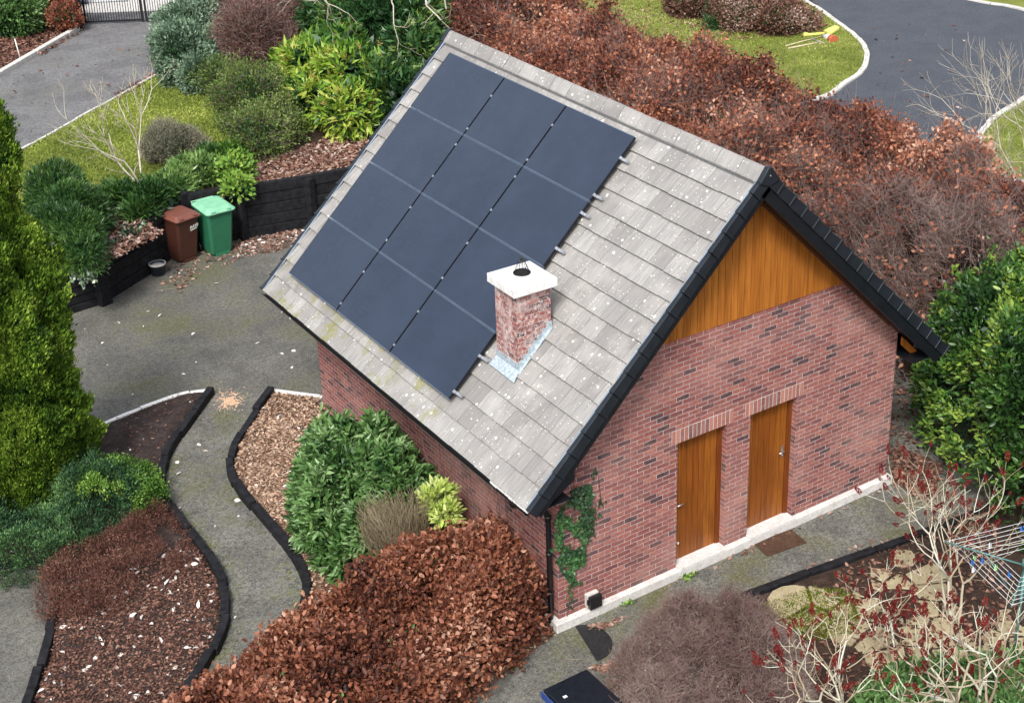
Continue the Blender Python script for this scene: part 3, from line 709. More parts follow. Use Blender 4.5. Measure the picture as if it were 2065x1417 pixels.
# ridge end cap
for (y0, y1) in ((-V1-.062, -V1+.03), (LN+V2-.03, LN+V2+.06)):
    rc = MB(); rc.prism([(XM-.17, RG-.14), (XM-.165, RG-.165*TP+.045), (XM-.03, RG+.065), (XM+.03, RG+.065), (XM+.165, RG-.165*TP+.045), (XM+.17, RG-.14), (XM+.0, RG-.205)], xz, y0, y1); rc.build('ridge_end_cap', M['verge'], gar, bevel=.01)
mb = MB(); mb.tube([(XM, -V1-.07, RG-.05), (XM, -V1-.06, RG-.05)], .012, 8); mb.build('cap_screw', M['steel'], gar)
# boxed eave ends
def kneel(side):
    kb = MB()
    sx = (lambda x: x) if side < 0 else (lambda x: W-x)
    z0 = RG-(XM+EV)*TP
    poly = [(-EV+.02, z0-.03), (-.60, z0-.115), (-.25, z0+.05), (.03, z0+.21), (.03, und(.03, .15)), (-.3, und(-.3, .10))]
    P = [(sx(x), z) for x, z in poly]
    if side > 0: P = P[::-1]
    kb.prism(P, xz, -V1-.006, -V1+.03)
    # return side of the box back to the wall
    kb.build('eave_box', M['barge'], gar)
kneel(-1); kneel(1)
# eave soffits, fascia, gutter
ze = RG-(XM+EV)*TP
for sx in (1, -1):
    X = lambda x: x if sx > 0 else W-x
    sf = MB(); a, b = sorted((X(-EV+.10), X(-EV+.075))); sf.box(a, b, -V1+.04, LN+V2-.04, ze-.10, ze-.005)
    a, b = sorted((X(-EV+.10), X(-.002))); sf.box(a, b, -V1+.04, LN+V2-.04, ze-.10, ze-.085); sf.build('fascia', M['barge'], gar)
for sx in (1, -1):
    X = lambda x: x if sx > 0 else W-x
    cx = -EV+.02
    pr_ = [(X(cx+.055*math.cos(t)), ze-.045+.055*math.sin(t)) for t in np.linspace(math.pi, 2*math.pi, 9)]
    pi_ = [(X(cx+.048*math.cos(t)), ze-.045+.048*math.sin(t)) for t in np.linspace(2*math.pi, math.pi, 9)]
    gt = MB(); gt.prism(pr_+pi_, xz, -V1+.06, LN+V2-.02); gt.build('gutter', M['black'], gar)
# moss clinging in the gutter
dp = MB(); dp.tube([(-EV+.03, .10, ze-.09), (-EV+.05, .10, ze-.19), (-.22, .10, ze-.40), (-.10, .10, ze-.52), (-.085, .08, ze-.7), (-.085, .08, .10)], .038, 10)
for z in (ze-.62, 1.2, .55): dp.tube([(-.085, .08, z), (-.085, .08, z+.06)], .046, 10)
dp.build('downpipe', M['black'], gar)
cm = MB(); y = -V1+.03
while y < .55:
    l = rnd.uniform(.07, .16); cm.box(-EV-.012+rnd.uniform(0, .01), -EV+.015, y, y+l-.012, ze-.045-rnd.uniform(0, .012), ze-.022); y += l
cm.build('eave_comb', M['capstone'], gar)
# brown timber eave end right
rb = MB(); rb.prism([(W+.004, und(W+.004, .30)), (W+.40, und(W+.40, .30)), (W+.40, und(W+.4, .30)-.14), (W+.004, und(W, .30)-.14)], xz, -.11, -.07); rb.build('rafter_end', M['wood'], gar)

# chimney
CX0, CX1, CY0, CY1, CZ = .29, .84, 1.315, 1.865, 4.57
ch = MB(); ch.box(CX0, CX1, CY0, CY1, 2.9, CZ-.03); cho = ch.build('chimney', M['brick_chim'], gar)
cc = MB(); ov = .075
cc.box(CX0-ov, CX1+ov, CY0-ov, CY1+ov, CZ-.03, CZ+.10); 
a, b, c_, d_ = CX0-ov, CX1+ov, CY0-ov, CY1+ov; i = .16
T0 = [(a+.01, c_+.01, CZ+.10), (b-.01, c_+.01, CZ+.10), (b-.01, d_-.01, CZ+.10), (a+.01, d_-.01, CZ+.10)]; T1 = [(a+i, c_+i, CZ+.135), (b-i, c_+i, CZ+.135), (b-i, d_-i, CZ+.135), (a+i, d_-i, CZ+.135)]
for k in range(4): cc.face([T0[k], T0[(k+1) % 4], T1[(k+1) % 4], T1[k]])
cc.face(T1); cc.build('cap', M['capstone'], cho, bevel=.01)
cxm, cym = (CX0+CX1)/2, (CY0+CY1)/2
fl = MB(); fl.lathe([(.0, CZ+.137), (.105, CZ+.137), (.110, CZ+.150), (.120, CZ+.150), (.124, CZ+.13)], (cxm, cym, 0), 24); fl.build('flue', plain('black_flue_hole', (.006, .006, .006), .9), cho)  # closed flat disc, painted near-black for the dark inside of the flue hole
wr = MB()
for k in range(14):
    t = 2*math.pi*k/14; wr.tube([(cxm+.100*math.cos(t), cym+.100*math.sin(t), CZ+.142), (cxm+.088*math.cos(t), cym+.088*math.sin(t), CZ+.20), (cxm+.045*math.cos(t), cym+.045*math.sin(t), CZ+.31), (cxm+.012*math.cos(t), cym+.012*math.sin(t), CZ+.355)], .0034, 5)
wr.tube([(cxm, cym, CZ+.335), (cxm, cym, CZ+.375)], .022, 8); wr.build('wire_cowl', M['black'], cho)
# flashing: apron in front, stepped at the side, back gutter
fa = MB()
def zr(x, o=0.0): return RG-(XM-x)*TP+o/CT
fa.hexa([(CX0-.12, CY0-.06, zr(CX0-.12, .012)), (CX0-.0, CY0-.02, zr(CX0, .012)), (CX0, CY1+.02, zr(CX0, .012)), (CX0-.11, CY1+.05, zr(CX0-.11, .012)),
         (CX0-.12, CY0-.06, zr(CX0-.12, .018)), (CX0-.0, CY0-.02, zr(CX0, .03)), (CX0, CY1+.02, zr(CX0, .03)), (CX0-.11, CY1+.05, zr(CX0-.11, .018))])
fa.box(CX0-.008, CX0, CY0-.008, CY1+.008, zr(CX0)-.05, zr(CX0)+.13)
st_ = 7
for k in range(st_):
    x0 = CX0+(CX1-CX0)*k/st_; x1 = CX0+(CX1-CX0)*(k+1)/st_+.01
    fa.box(x0, x1, CY0-.008-.001*(k % 2), CY0, zr(x0)-.04, zr(x1)+.085+.01*rnd.random()); fa.box(x0, x1, CY1, CY1+.008, zr(x0)-.04, zr(x1)+.085)
fa.hexa([LS((XM-CX0)/CT+.02, CY0-.05, .010), LS((XM-CX1)/CT, CY0-.05, .010), LS((XM-CX1)/CT, CY0, .010), LS((XM-CX0)/CT+.02, CY0, .010), LS((XM-CX0)/CT+.02, CY0-.05, .016), LS((XM-CX1)/CT, CY0-.05, .016), LS((XM-CX1)/CT, CY0, .016), LS((XM-CX0)/CT+.02, CY0, .016)])
fa.build('flashing', M['lead'], cho)

# doors
def door(a, b, hinge_left, idx):
    # frame: jambs and head set back in the reveal
    Z0, fr = ZP, MB(); yb = .10
    fr.box(a, a+.05, yb, yb+.09, Z0, DT); fr.box(b-.05, b, yb, yb+.09, Z0, DT); fr.box(a+.05, b-.05, yb, yb+.09, DT-.05, DT)
    # side stop
    fr.box(b-.075, b-.05, yb+.015, yb+.09, Z0, DT-.05)
    leaf = MB(); x0, x1 = a+.053, b-.078; nb = 7; w = (x1-x0)/nb
    for k in range(nb): leaf.box(x0+k*w+.0032, x0+(k+1)*w-.0032, yb+.03, yb+.06, Z0+.012, DT-.053)
    bk = MB(); bk.box(x0, x1, yb+.062, yb+.075, Z0+.01, DT-.055)
    d = leaf.build('door', M['doorwood'], gar); merged(d)
    d['label'] = 'left door with its small white lever on the left edge' if idx == 0 else 'right door with silver lever handle on its right side'
    bk.build('door_backing', M['framewood'], d); fr.build('door_frame', M['framewood'], d)
    h = MB(); x = x0+.06 if idx == 0 else x1-.06; z = Z0+.98 if idx == 0 else Z0+1.15; y = yb+.03
    if idx == 1:
        h.box(x-.02, x+.02, y-.006, y, z-.10, z+.10); h.tube([(x, y, z+.02), (x, y-.05, z+.02), (x-.10, y-.055, z+.015)], .010, 8)
        h.tube([(x, y-.001, z-.06), (x, y-.02, z-.06)], .012, 8)
    else:
        h.tube([(x-.03, y, z), (x-.03, y-.05, z), (x+.07, y-.055, z+.015)], .011, 8); h.box(x-.05, x-.01, y-.005, y, z-.05, z+.05)
    h.build('handle', M['steel'], d)
    if idx == 0:
        k = MB(); k.tube([(x0+.08, yb+.031, ZP+.30), (x0+.08, yb+.018, ZP+.30)], .018, 10); k.build('vent_plug', M['capstone'], d)
    si = MB(); si.box(a+.001, b-.001, -.099, yb+.09, ZP-.0005, ZP+.02); si.build('door_sill', M['concrete'], gar, bevel=.006)
door(*D1, True, 0); door(*D2, False, 1)

# solar panels and rails
def panel_mats():
    m, n, b, _ = newmat('panel_glass'); tc = N(n, 'TexCoord').outputs['Object']; pos = world_pos(n)
    br = N(n, 'TexBrick'); n.links.new(N(n, 'TexCoord').outputs['UV'], br.inputs['Vector']); br.offset = 0
    for k, v in (('Scale', 1.0), ('Mortar Size', .0016), ('Brick Width', .16), ('Row Height', .083)): br.inputs[k].default_value = v
    br.inputs['Color1'].default_value = (.018, .027, .048, 1); br.inputs['Color2'].default_value = (.020, .030, .053, 1); br.inputs['Mortar'].default_value = (.018, .025, .042, 1)
    f = noise(n, 1.1, 4, pos); c = mixc(n, ramp(n, [(.4, 0.0), (.75, .4)], f).outputs[0], br.outputs[0], (.036, .052, .082))
    n.links.new(c, b.inputs['Base Color']); b.inputs['Roughness'].default_value = .16; b.inputs['IOR'].default_value = 1.6
    rr = ramp(n, [(.3, .08), (.7, .18)], noise(n, 3, 3, pos)); n.links.new(rr.outputs[0], b.inputs['Roughness'])
    M['glass'] = m
panel_mats()
M['pframe'] = plain('black_anodised', (.02, .022, .028), .4, .6, bmp=0)
M['plip'] = plain('lip_sky_sheen', (.18, .23, .30), .35, .7, bmp=0)  # black frame lips, lightened in colour to stand for reflected sky
PW, PH, Y0, S0, OFF = 1.753, 1.143, 2.061, .35, .12
order = ['top row', 'second row', 'third row', 'bottom row']; colsn = ['left', 'middle', 'right']
railS = [[.37, 1.02], [.19, .81], [.28, .92], [.39, 1.00]]
for j in range(4):
    for i in range(3):
        y1 = Y0+(3-i)*PW-.011; y0 = Y0+(2-i)*PW+.011; s0 = S0+j*PH+.004; s1 = S0+(j+1)*PH-.004
        c = LS((s0+s1)/2, (y0+y1)/2, OFF)
        t = empty('solar_panel', c, 0, 'black solar panel in the %s, %s column of the array on the tiled roof' % (order[j], colsn[i]), 'solar panel', 'solar panels on the roof')
        g = MB(); q = [LS(s1-.012, y0+.009, OFF), LS(s1-.012, y1-.009, OFF), LS(s0+.012, y1-.009, OFF), LS(s0+.012, y0+.009, OFF)]
        q2 = [LS(s1-.012, y0+.009, OFF-.006), LS(s1-.012, y1-.009, OFF-.006), LS(s0+.012, y1-.009, OFF-.006), LS(s0+.012, y0+.009, OFF-.006)]
        uv = [(0, 0), (PW-.04, 0), (PW-.04, PH-.03), (0, PH-.03)]
        g.face(q, uv); g.face(q2[::-1]); g.build('glass', M['glass'], t)
        fr = MB()
        def bar(sa, sb, ya, yb_, oa=OFF-.035, ob=OFF+.0015, m=fr): m.hexa([LS(sb, ya, oa), LS(sb, yb_, oa), LS(sa, yb_, oa), LS(sa, ya, oa), LS(sb, ya, ob), LS(sb, yb_, ob), LS(sa, yb_, ob), LS(sa, ya, ob)])
        bar(s0+.010, s1-.010, y0, y0+.009); fr.build('side_frame', M['pframe'], t); fr = MB(); bar(s0+.010, s1-.010, y1-.009, y1, m=fr); fr.build('side_frame', M['pframe'], t)
        f2 = MB(); bar(s0, s0+.010, y0, y1, m=f2); f2.build('end_frame', M['plip'], t); f2 = MB(); bar(s1-.013, s1, y0, y1, m=f2); f2.build('end_frame', M['plip'], t)
        if i < 2:
            for sr in railS[j]:
                k = MB(); bar(s0+sr-.017, s0+sr+.017, y0-.028, y0+.006, OFF-.02, OFF+.009, k); k.build('clamp', M['alu'], t)
        else:
            for sr in railS[j]:
                k = MB(); bar(s0+sr-.022, s0+sr+.022, y0-.016, y0+.010, OFF-.03, OFF+.009, k); k.build('clamp', M['alu'], t)
names8 = ['topmost', 'second', 'third', 'fourth', 'fifth', 'sixth', 'seventh', 'lowest']
n_ = 0
for j in range(4):
    for sr in railS[j]:
        s = S0+j*PH+sr; rl = MB(); a, b = Y0-.13, Y0+3*PW-.03
        rl.hexa([LS(s+.02, a, .045), LS(s+.02, b, .045), LS(s-.02, b, .045), LS(s-.02, a, .045), LS(s+.02, a, .083), LS(s+.02, b, .083), LS(s-.02, b, .083), LS(s-.02, a, .083)])
        o = rl.build('mounting_rail', M['alu'], None); me = o.data; cc_ = Vector(LS(s, a, .06)); me.transform(Matrix.Translation(-cc_)); o.location = cc_
        tag(o, 'aluminium rail under the solar panels, %s counted from the ridge' % names8[n_], 'mounting rail', 'rails under the solar panels')
        for k_ in range(5):
            yk = a+.35+k_*(b-a-.7)/4; hk = MB(); hk.hexa([LS(s+.015, yk, .006), LS(s+.015, yk+.03, .006), LS(s-.015, yk+.03, .006), LS(s-.015, yk, .006), LS(s+.015, yk, .044), LS(s+.015, yk+.03, .044), LS(s-.015, yk+.03, .044), LS(s-.015, yk, .044)])
            hk.build('roof_hook', M['steel'], o)
        n_ += 1
# ==================================================================
# ------------------------------------------------------------------ leaf materials
A_ = lambda *s: [(i/(len(s)-1), c) for i, c in enumerate(s)]
L = {}
L['beech'] = leafmat('copper_beech_leaf', A_((.035, .014, .011), (.10, .034, .021), (.21, .070, .038), (.37, .145, .080), (.56, .33, .23)), .5, .25)
L['beech_back'] = leafmat('dull_beech_leaf', A_((.045, .018, .015), (.13, .040, .027), (.28, .088, .048), (.46, .185, .10), (.64, .38, .27)), .6, .25)
L['twig_brown'] = leafmat('brown_twig', A_((.07, .042, .036), (.16, .10, .085), (.27, .19, .165), (.38, .30, .27)), .8, 0)
L['twig_purple'] = leafmat('purple_twig', A_((.08, .045, .042), (.17, .10, .09), (.28, .19, .165), (.40, .32, .28)), .8, 0)
L['twig_pale'] = leafmat('pale_twig', A_((.26, .22, .16), (.42, .37, .28), (.56, .52, .43)), .8, 0)
L['bark'] = leafmat('bark', A_((.035, .026, .02), (.08, .058, .042)), .9, 0)
L['laurel'] = leafmat('laurel_leaf', A_((.018, .055, .014), (.035, .10, .020), (.07, .17, .035), (.16, .30, .06)), .38, .2, .5)
L['laurel_bright'] = leafmat('bright_laurel_leaf', A_((.009, .028, .008), (.028, .075, .016), (.07, .165, .028), (.27, .38, .06)), .35, .2, .5)
L['viburnum'] = leafmat('viburnum_leaf', A_((.025, .065, .018), (.065, .145, .036), (.13, .25, .07), (.30, .43, .20)), .4, .2, .5)
L['thuja'] = leafmat('thuja_spray', A_((.022, .055, .008), (.075, .155, .014), (.17, .29, .026), (.34, .46, .07)), .6, .2)
L['juniper'] = leafmat('juniper_spray', A_((.010, .036, .017), (.035, .090, .036), (.085, .18, .06), (.18, .31, .10)), .6, .15)
L['boxgreen'] = leafmat('fresh_green_leaf', A_((.03, .08, .012), (.08, .18, .025), (.17, .31, .05), (.30, .44, .08)), .5, .2)
L['heather'] = leafmat('brown_heath_twig', A_((.05, .018, .015), (.11, .042, .030), (.19, .085, .06), (.27, .14, .10)), .8, .1)
L['mahonia'] = leafmat('mahonia_leaf', A_((.02, .07, .012), (.08, .19, .02), (.22, .37, .035), (.46, .50, .10)), .4, .2, .4)
L['mahflower'] = leafmat('yellow_flower_spike', A_((.42, .27, .07), (.62, .46, .16)), .6, .2)
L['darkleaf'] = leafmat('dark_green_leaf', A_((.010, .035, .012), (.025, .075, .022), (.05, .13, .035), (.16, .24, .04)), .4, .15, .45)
L['bluegreen'] = leafmat('grey_green_leaf', A_((.03, .065, .038), (.085, .145, .085), (.19, .28, .18), (.36, .46, .33)), .55, .15)
L['loose'] = leafmat('loose_green_leaf', A_((.035, .055, .012), (.08, .13, .025), (.15, .22, .05), (.24, .30, .09)), .5, .2)
L['greytwig'] = leafmat('grey_heath', A_((.07, .07, .045), (.16, .16, .10), (.28, .26, .18), (.40, .36, .28)), .8, .1)
L['strap'] = leafmat('strap_leaf', A_((.012, .038, .010), (.040, .105, .022), (.10, .20, .045), (.24, .36, .11)), .4, .2, .45)
L['ivywhite'] = leafmat('variegated_ivy_leaf', A_((.02, .05, .025), (.06, .12, .06), (.20, .28, .18), (.55, .60, .45)), .5, .1)
L['ivy'] = leafmat('ivy_leaf', A_((.010, .028, .010), (.022, .062, .020), (.06, .16, .04)), .4, .1, .5)
L['yellowgreen'] = leafmat('variegated_yellow_leaf', A_((.22, .34, .06), (.50, .60, .14), (.72, .76, .36)), .5, .25)
L['straw'] = leafmat('dry_straw', A_((.20, .15, .08), (.36, .29, .18), (.54, .47, .33)), .8, .1)
L['litter'] = leafmat('fallen_leaf', A_((.05, .022, .017), (.12, .052, .036), (.21, .105, .072), (.34, .20, .145), (.54, .44, .38)), .7, .15)
L['tan'] = leafmat('tan_bark_chip', A_((.11, .06, .04), (.25, .15, .10), (.42, .28, .19), (.58, .44, .33)), .8, .05)
L['pale'] = leafmat('bleached_leaf', A_((.45, .38, .33), (.66, .62, .57), (.80, .78, .74)), .7, .05)
L['grass'] = leafmat('grass_blade', A_((.07, .11, .016), (.18, .24, .033), (.32, .38, .065), (.49, .49, .18)), .6, .2)
L['moss'] = leafmat('moss_tuft', A_((.06, .08, .01), (.14, .17, .015), (.24, .27, .03)), .8, .1)

def LB(px, py, rpx, g=0.0, fz=1.0, lift=.85):
    """one leafy lobe seen at a pixel, its foot on ground level g"""
    r = 1.0
    for _ in range(4):
        zc = g+r*fz*lift; P = G(px, py, zc); d = np.linalg.norm(np.array(P)-CAM); r = rpx*d/FPX
    return (P[0], P[1], g+r*fz*lift, r, r, r*fz)
def plant(name, label, cat, base, group=None): return empty(name, base, 0, label, cat, group)
def fill(t, P, Nn, mat, k, L_, wr, spread, depth, out=.9, rand=.7, up=.3, fold=.18, shape='oval', sc=1.3, ta=.45, nrm=False, name='foliage', seed=9, droop=0, tshift=0):
    Q, D, idx = sprigs(P, Nn, k, spread, depth, out, rand, up); tn = np.clip(tones(Q, idx, len(P), a=ta, sc=sc, seed=seed)+tshift, 0, 1)
    Ls = L_*(.65+.7*rng.random(len(Q)))
    return leafmesh(name, Q, D, Ls, wr, mat, tn, t, fold, shape, np.repeat(Nn, k, 0) if nrm else None, droop)

# ------------------------------------------------------------------ conifer, left
tb = G(105, 985, 0)
th = plant('conifer_tree', 'tall narrow yellow green conifer at the left edge beside the tarmac yard', 'tree', tb)
LBz = []
def column_pts(cx, cy, z0, z1, rb, n, seed, p=.75):
    z = z0+(z1-z0)*rng.random(n*3)**1.0; f = 1-((z-z0)/(z1-z0)); r = rb*np.minimum(1, (f*1.25))**p*(.92+.08*np.sin(f*3)); keep = rng.random(n*3) < r/rb; z, r, f = z[keep][:n], r[keep][:n], f[keep][:n]
    a = rng.random(len(z))*2*np.pi; Q = np.c_[cx+r*np.cos(a), cy+r*np.sin(a), z]; nn = np.c_[np.cos(a), np.sin(a), np.full(len(z), .25)]
    dd = (vnoise(Q*np.array([1, 1, .55]), 2.6, seed)-.5)*.50+(vnoise(Q, 6.5, seed+1)-.5)*.30+(vnoise(Q, 15, seed+2)-.5)*.12
    return Q+nn*dd[:, None], unit(nn)
cols = [column_pts(tb[0]+.05, tb[1], .1, 6.6, .62, 11000, 21, .62), column_pts(tb[0]-.85, tb[1]-.25, .1, 5.7, .72, 9000, 31, .62), column_pts(tb[0]-.35, tb[1]-.40, .1, 4.6, .62, 7000, 41, .6)]
P = np.vstack([c[0] for c in cols]); Nn = np.vstack([c[1] for c in cols])
Q, D, idx = sprigs(P, Nn, 12, .028, .03, .7, .5, .95); tn = tones(Q, idx, len(P), a=.5, b=.45, c=.15, sc=2.6, seed=4)
leafmesh('foliage', Q, D, .064*(.6+.8*rng.random(len(Q))), .36, L['thuja'], tn, th, .3, 'dia')
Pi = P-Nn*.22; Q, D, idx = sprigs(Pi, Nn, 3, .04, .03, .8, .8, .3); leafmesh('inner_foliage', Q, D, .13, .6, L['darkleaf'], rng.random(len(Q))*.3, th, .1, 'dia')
tubes('trunk', curved(np.array([[tb[0], tb[1], 0], [tb[0]-.9, tb[1]-.2, 0]]), np.array([[tb[0], tb[1], 5.6], [tb[0]-1.0, tb[1]-.2, 4.6]]), 6, .01), np.linspace(.11, .02, 6)[None].repeat(2, 0), L['bark'], th, np.array([.5, .4]), sides=7)

# ------------------------------------------------------------------ low juniper and heath in the left bed
jp = [(-5.4, 8.3), (-4.6, 8.05), (-3.9, 7.55), (-3.3, 6.9), (-3.35, 6.1), (-4.3, 5.55), (-5.3, 5.15), (-6.2, 5.5), (-7.2, 6.8), (-6.5, 8)]
t = plant('juniper', 'low spreading blue green juniper at the foot of the tall conifer', 'shrub', (-4.9, 6.6, 0))
P, Nn = dome(jp, .62, .7, 5200, 0, .5, 2.6, 3); fill(t, P, Nn, L['juniper'], 12, .055, .30, .035, .05, .7, .6, .45, .1, 'dia', 1.8, .55)
P2, N2 = P[:1100], Nn[:1100]; stems_to('stem', (-4.9, 6.5, .02), P2, 90, L['bark'], t, .015, .004, .5)
t = plant('boxleaf_shrub', 'bright green small leaved shrub growing through the dark juniper', 'shrub', (-4.15, 6.3, 0))
P, Nn = dome([(-4.6, 6.9), (-3.7, 7.2), (-3.15, 6.7), (-3.3, 6.0), (-4.2, 5.5), (-4.9, 5.8)], .70, .5, 1700, 0, .35, 2.5, 8)
k_ = vnoise(P, 2.1, 14) > .52; P, Nn = P[k_], Nn[k_]; fill(t, P, Nn, L['boxgreen'], 12, .042, .5, .035, .04, .7, .6, .4, .15, 'dia', 2, .5)
stems_to('stem', (-4.1, 6.3, .02), P, 40, L['bark'], t, .012, .003, .4)
t = plant('heath_shrub', 'low reddish brown twiggy shrub between the juniper and the curved path edging', 'shrub', (-4.3, 4.6, 0))
hp = [(-3.45, 6.1), (-3.35, 5.2), (-3.55, 4.3), (-4.2, 3.9), (-4.9, 3.7), (-5.75, 4.1), (-5.9, 4.9), (-5.3, 5.5), (-4.4, 5.9)]
P, Nn = dome(hp, .42, 1.0, 5200, 0, .45, 3.0, 6); k_ = (vnoise(P, 3.2, 19) > .36); P, Nn = P[k_], Nn[k_]; twigs('twigs', P, Nn, .15, .0028, L['heather'], t, .5, .9, 3, .2)
fill(t, P[:2300], Nn[:2300], L['heather'], 6, .036, .4, .05, .06, .6, .9, .3, .1, 'dia', 3.5, .6)
# ------------------------------------------------------------------ front copper beech hedge
t = plant('beech_hedge', 'low clipped beech hedge full of dry copper leaves below the downpipe corner', 'hedge', (-2.6, .2, 0))
bp = [(-.10, 1.35), (-.6, 1.45), (-1.3, 1.6), (-2.0, 1.55), (-2.9, 1.45), (-3.8, 1.2), (-4.6, .8), (-5.4, .35), (-6.5, -.5), (-6.6, -1.8), (-4.2, -2.3), (-1.95, -.78), (-.95, -.38), (-.12, -.02)]
P, Nn = dome(bp, 1.22, .5, 8200, 0, .20, 1.7, 12); P = P-Nn*(.75*np.clip(vnoise(P, 3.0, 7)-.52, 0, 1))[:, None]
fill(t, P, Nn, L['beech'], 9, .076, .64, .07, .07, .5, 1.0, .1, .25, 'oval', 1.6, .4)
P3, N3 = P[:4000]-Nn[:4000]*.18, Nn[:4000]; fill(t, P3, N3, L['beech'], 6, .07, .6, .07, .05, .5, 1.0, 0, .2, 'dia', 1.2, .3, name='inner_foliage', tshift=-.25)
stems_to('stems', (-2.6, .1, .0), P, 220, L['bark'], t, .014, .003, 1.5); twigs('twigs', P[:1300], Nn[:1300], .16, .002, L['twig_brown'], t, .6, .6, 3, .12)
# greenery poking through the hedge
t = plant('bramble', 'green leafy bramble sprigs poking out of the copper beech hedge', 'plant', (-2.5, -.6, 0))
ii = rng.choice(len(P), 46); fill(t, P[ii], Nn[ii], L['viburnum'], 8, .055, .55, .05, .01, .8, .8, .2, .15, 'oval', 1.3, .3)

# ------------------------------------------------------------------ viburnum by the left wall
t = plant('evergreen_shrub', 'large evergreen shrub with long glossy green leaves against the side wall', 'shrub', (-1.2, 3.9, 0))
vp = [(-1.95, 4.4), (-1.45, 5.2), (-.85, 5.65), (-.10, 5.2), (-.08, 3.2), (-.2, 2.35), (-.9, 2.15), (-1.6, 2.1), (-2.1, 2.6), (-2.2, 3.5)]
P, Nn = dome(vp, 1.15, .8, 1300, 0, .42, 1.9, 15)
fill(t, P, Nn, L['viburnum'], 8, .145, .38, .035, .03, .8, .7, .05, .16, 'oval', 2.2, .35, droop=.2)
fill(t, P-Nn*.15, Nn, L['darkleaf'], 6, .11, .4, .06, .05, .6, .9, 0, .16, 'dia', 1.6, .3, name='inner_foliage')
stems_to('stems', (-1.2, 3.8, 0), P, 90, L['bark'], t, .018, .005, .4)
# dry twig shrub + yellow variegated
t = plant('dry_twig_shrub', 'pale dry grassy twigs between the glossy evergreen and the copper hedge', 'shrub', (-.95, 2.1, 0))
n = 1500; a = rng.random(n)*2*np.pi; r = rng.random(n)**.5*.42; B = np.c_[-1.36+r*np.cos(a)*1.3, 2.15+r*np.sin(a)*1.1, 1.0+.50*rng.random(n)]; A = np.c_[-1.2+r*.4*np.cos(a), 2.2+r*.4*np.sin(a), .1+.35*rng.random(n)]
tubes('twigs', curved(A, B, 5, .10), np.linspace(.0055, .0022, 5)[None].repeat(n, 0), L['straw'], t, rng.random(n))
t = plant('variegated_shrub', 'small shrub with pale yellow variegated leaves above the copper hedge', 'shrub', (-.55, 2.15, 0))
P, Nn = lobes([(-.66, 2.12, 1.28, .20, .18, .14), (-.70, 1.90, 1.12, .2, .18, .16), (-.48, 2.25, 1.15, .15, .15, .12)], 95, .1); fill(t, P, Nn, L['yellowgreen'], 9, .12, .32, .035, .02, .8, .7, .3, .15, 'oval', 3, .2)
stems_to('stems', (-.52, 2.15, 0), P, 30, L['twig_brown'], t, .009, .004, .06)
# bare twigs against the wall
t = plant('wall_climber', 'bare brown climber stems on the side wall above the hedge', 'climber', (-.03, 2.6, 0))
n = 20; A = np.c_[np.full(n, -.03), 1.2+2.4*rng.random(n), .3+.5*rng.random(n)]; B = A+np.c_[np.zeros(n), rng.normal(size=n)*.35, .5+.9*rng.random(n)]; B[:, 2] = np.minimum(B[:, 2], 2.2)
tubes('stems', np.minimum(curved(A, B, 6, .10), np.array([-.008, 99, 99])), np.linspace(.004, .002, 6)[None].repeat(n, 0), L['twig_purple'], t, rng.random(n))

# ivy on the gable corner
t = plant('ivy', 'dark green ivy climbing the gable wall beside the downpipe', 'ivy', (.15, -.02, 0))
def ivy_pts(n):
    z = .65+1.55*rng.random(n*3); c = .22+.08*np.sin(z*3)+.12*(z > 1.4); wd = .06+.17*np.clip((z-.6)/.8, 0, 1)*np.clip((2.3-z)/.4, 0, 1); x = c+(rng.random(n*3)*2-1)*wd*1.35
    q = np.c_[x, np.zeros(n*3), z]; k = vnoise(q, 7, 3) > .33; return q[k][:n]
q = ivy_pts(1700); tail = np.c_[.12+.12*rng.random(50)+0, np.zeros(50), .28+.4*rng.random(50)]; q = np.vstack([q, tail[:22]])
n = len(q); q[:, 1] = -.015-.03*rng.random(n); D = np.c_[rng.normal(size=n)*.7, -.25*np.ones(n), -.6+rng.normal(size=n)*.5]
leafmesh('foliage', q, unit(D), .042*(.6+.7*rng.random(n)), .95, L['ivy'], tones(q, np.arange(n), n, sc=4), t, .1, 'oval', np.tile([[0, -1.0, .2]], (n, 1)))
st = np.array([[[.13, -.01, .15], [.2, -.012, .6], [.26, -.012, 1.2], [.3, -.012, 1.8], [.22, -.012, 2.35], [.2, -.012, 2.75]], [[.2, -.01, .7], [.42, -.012, 1.25], [.6, -.012, 1.55], [.72, -.012, 1.85], [.68, -.012, 2.25], [.55, -.012, 2.4]], [[.25, -.01, 1.7], [.3, -.01, 2.0], [.28, -.01, 2.3], [.36, -.01, 2.5], [.38, -.01, 2.7], [.39, -.01, 2.95]]])
tubes('stems', st, np.linspace(.007, .003, 6)[None].repeat(3, 0), L['twig_brown'], t, np.array([.2, .4, .3]), sides=5)
w = np.array([[.58, 0, 1.5], [.64, 0, 1.62], [.52, 0, 1.38], [.47, 0, 1.28], [.7, 0, 1.8], [.62, 0, 2.3]]); w = np.repeat(w, 9, 0)+rng.normal(size=(54, 3))*.04; w[:, 1] = -.02
leafmesh('foliage', w, unit(np.c_[rng.normal(size=54), -.2*np.ones(54), -.5*np.ones(54)]), .045, .9, L['ivy'], rng.random(54)*.6, t, .1, 'oval', np.tile([[0, -1.0, .2]], (54, 1)))

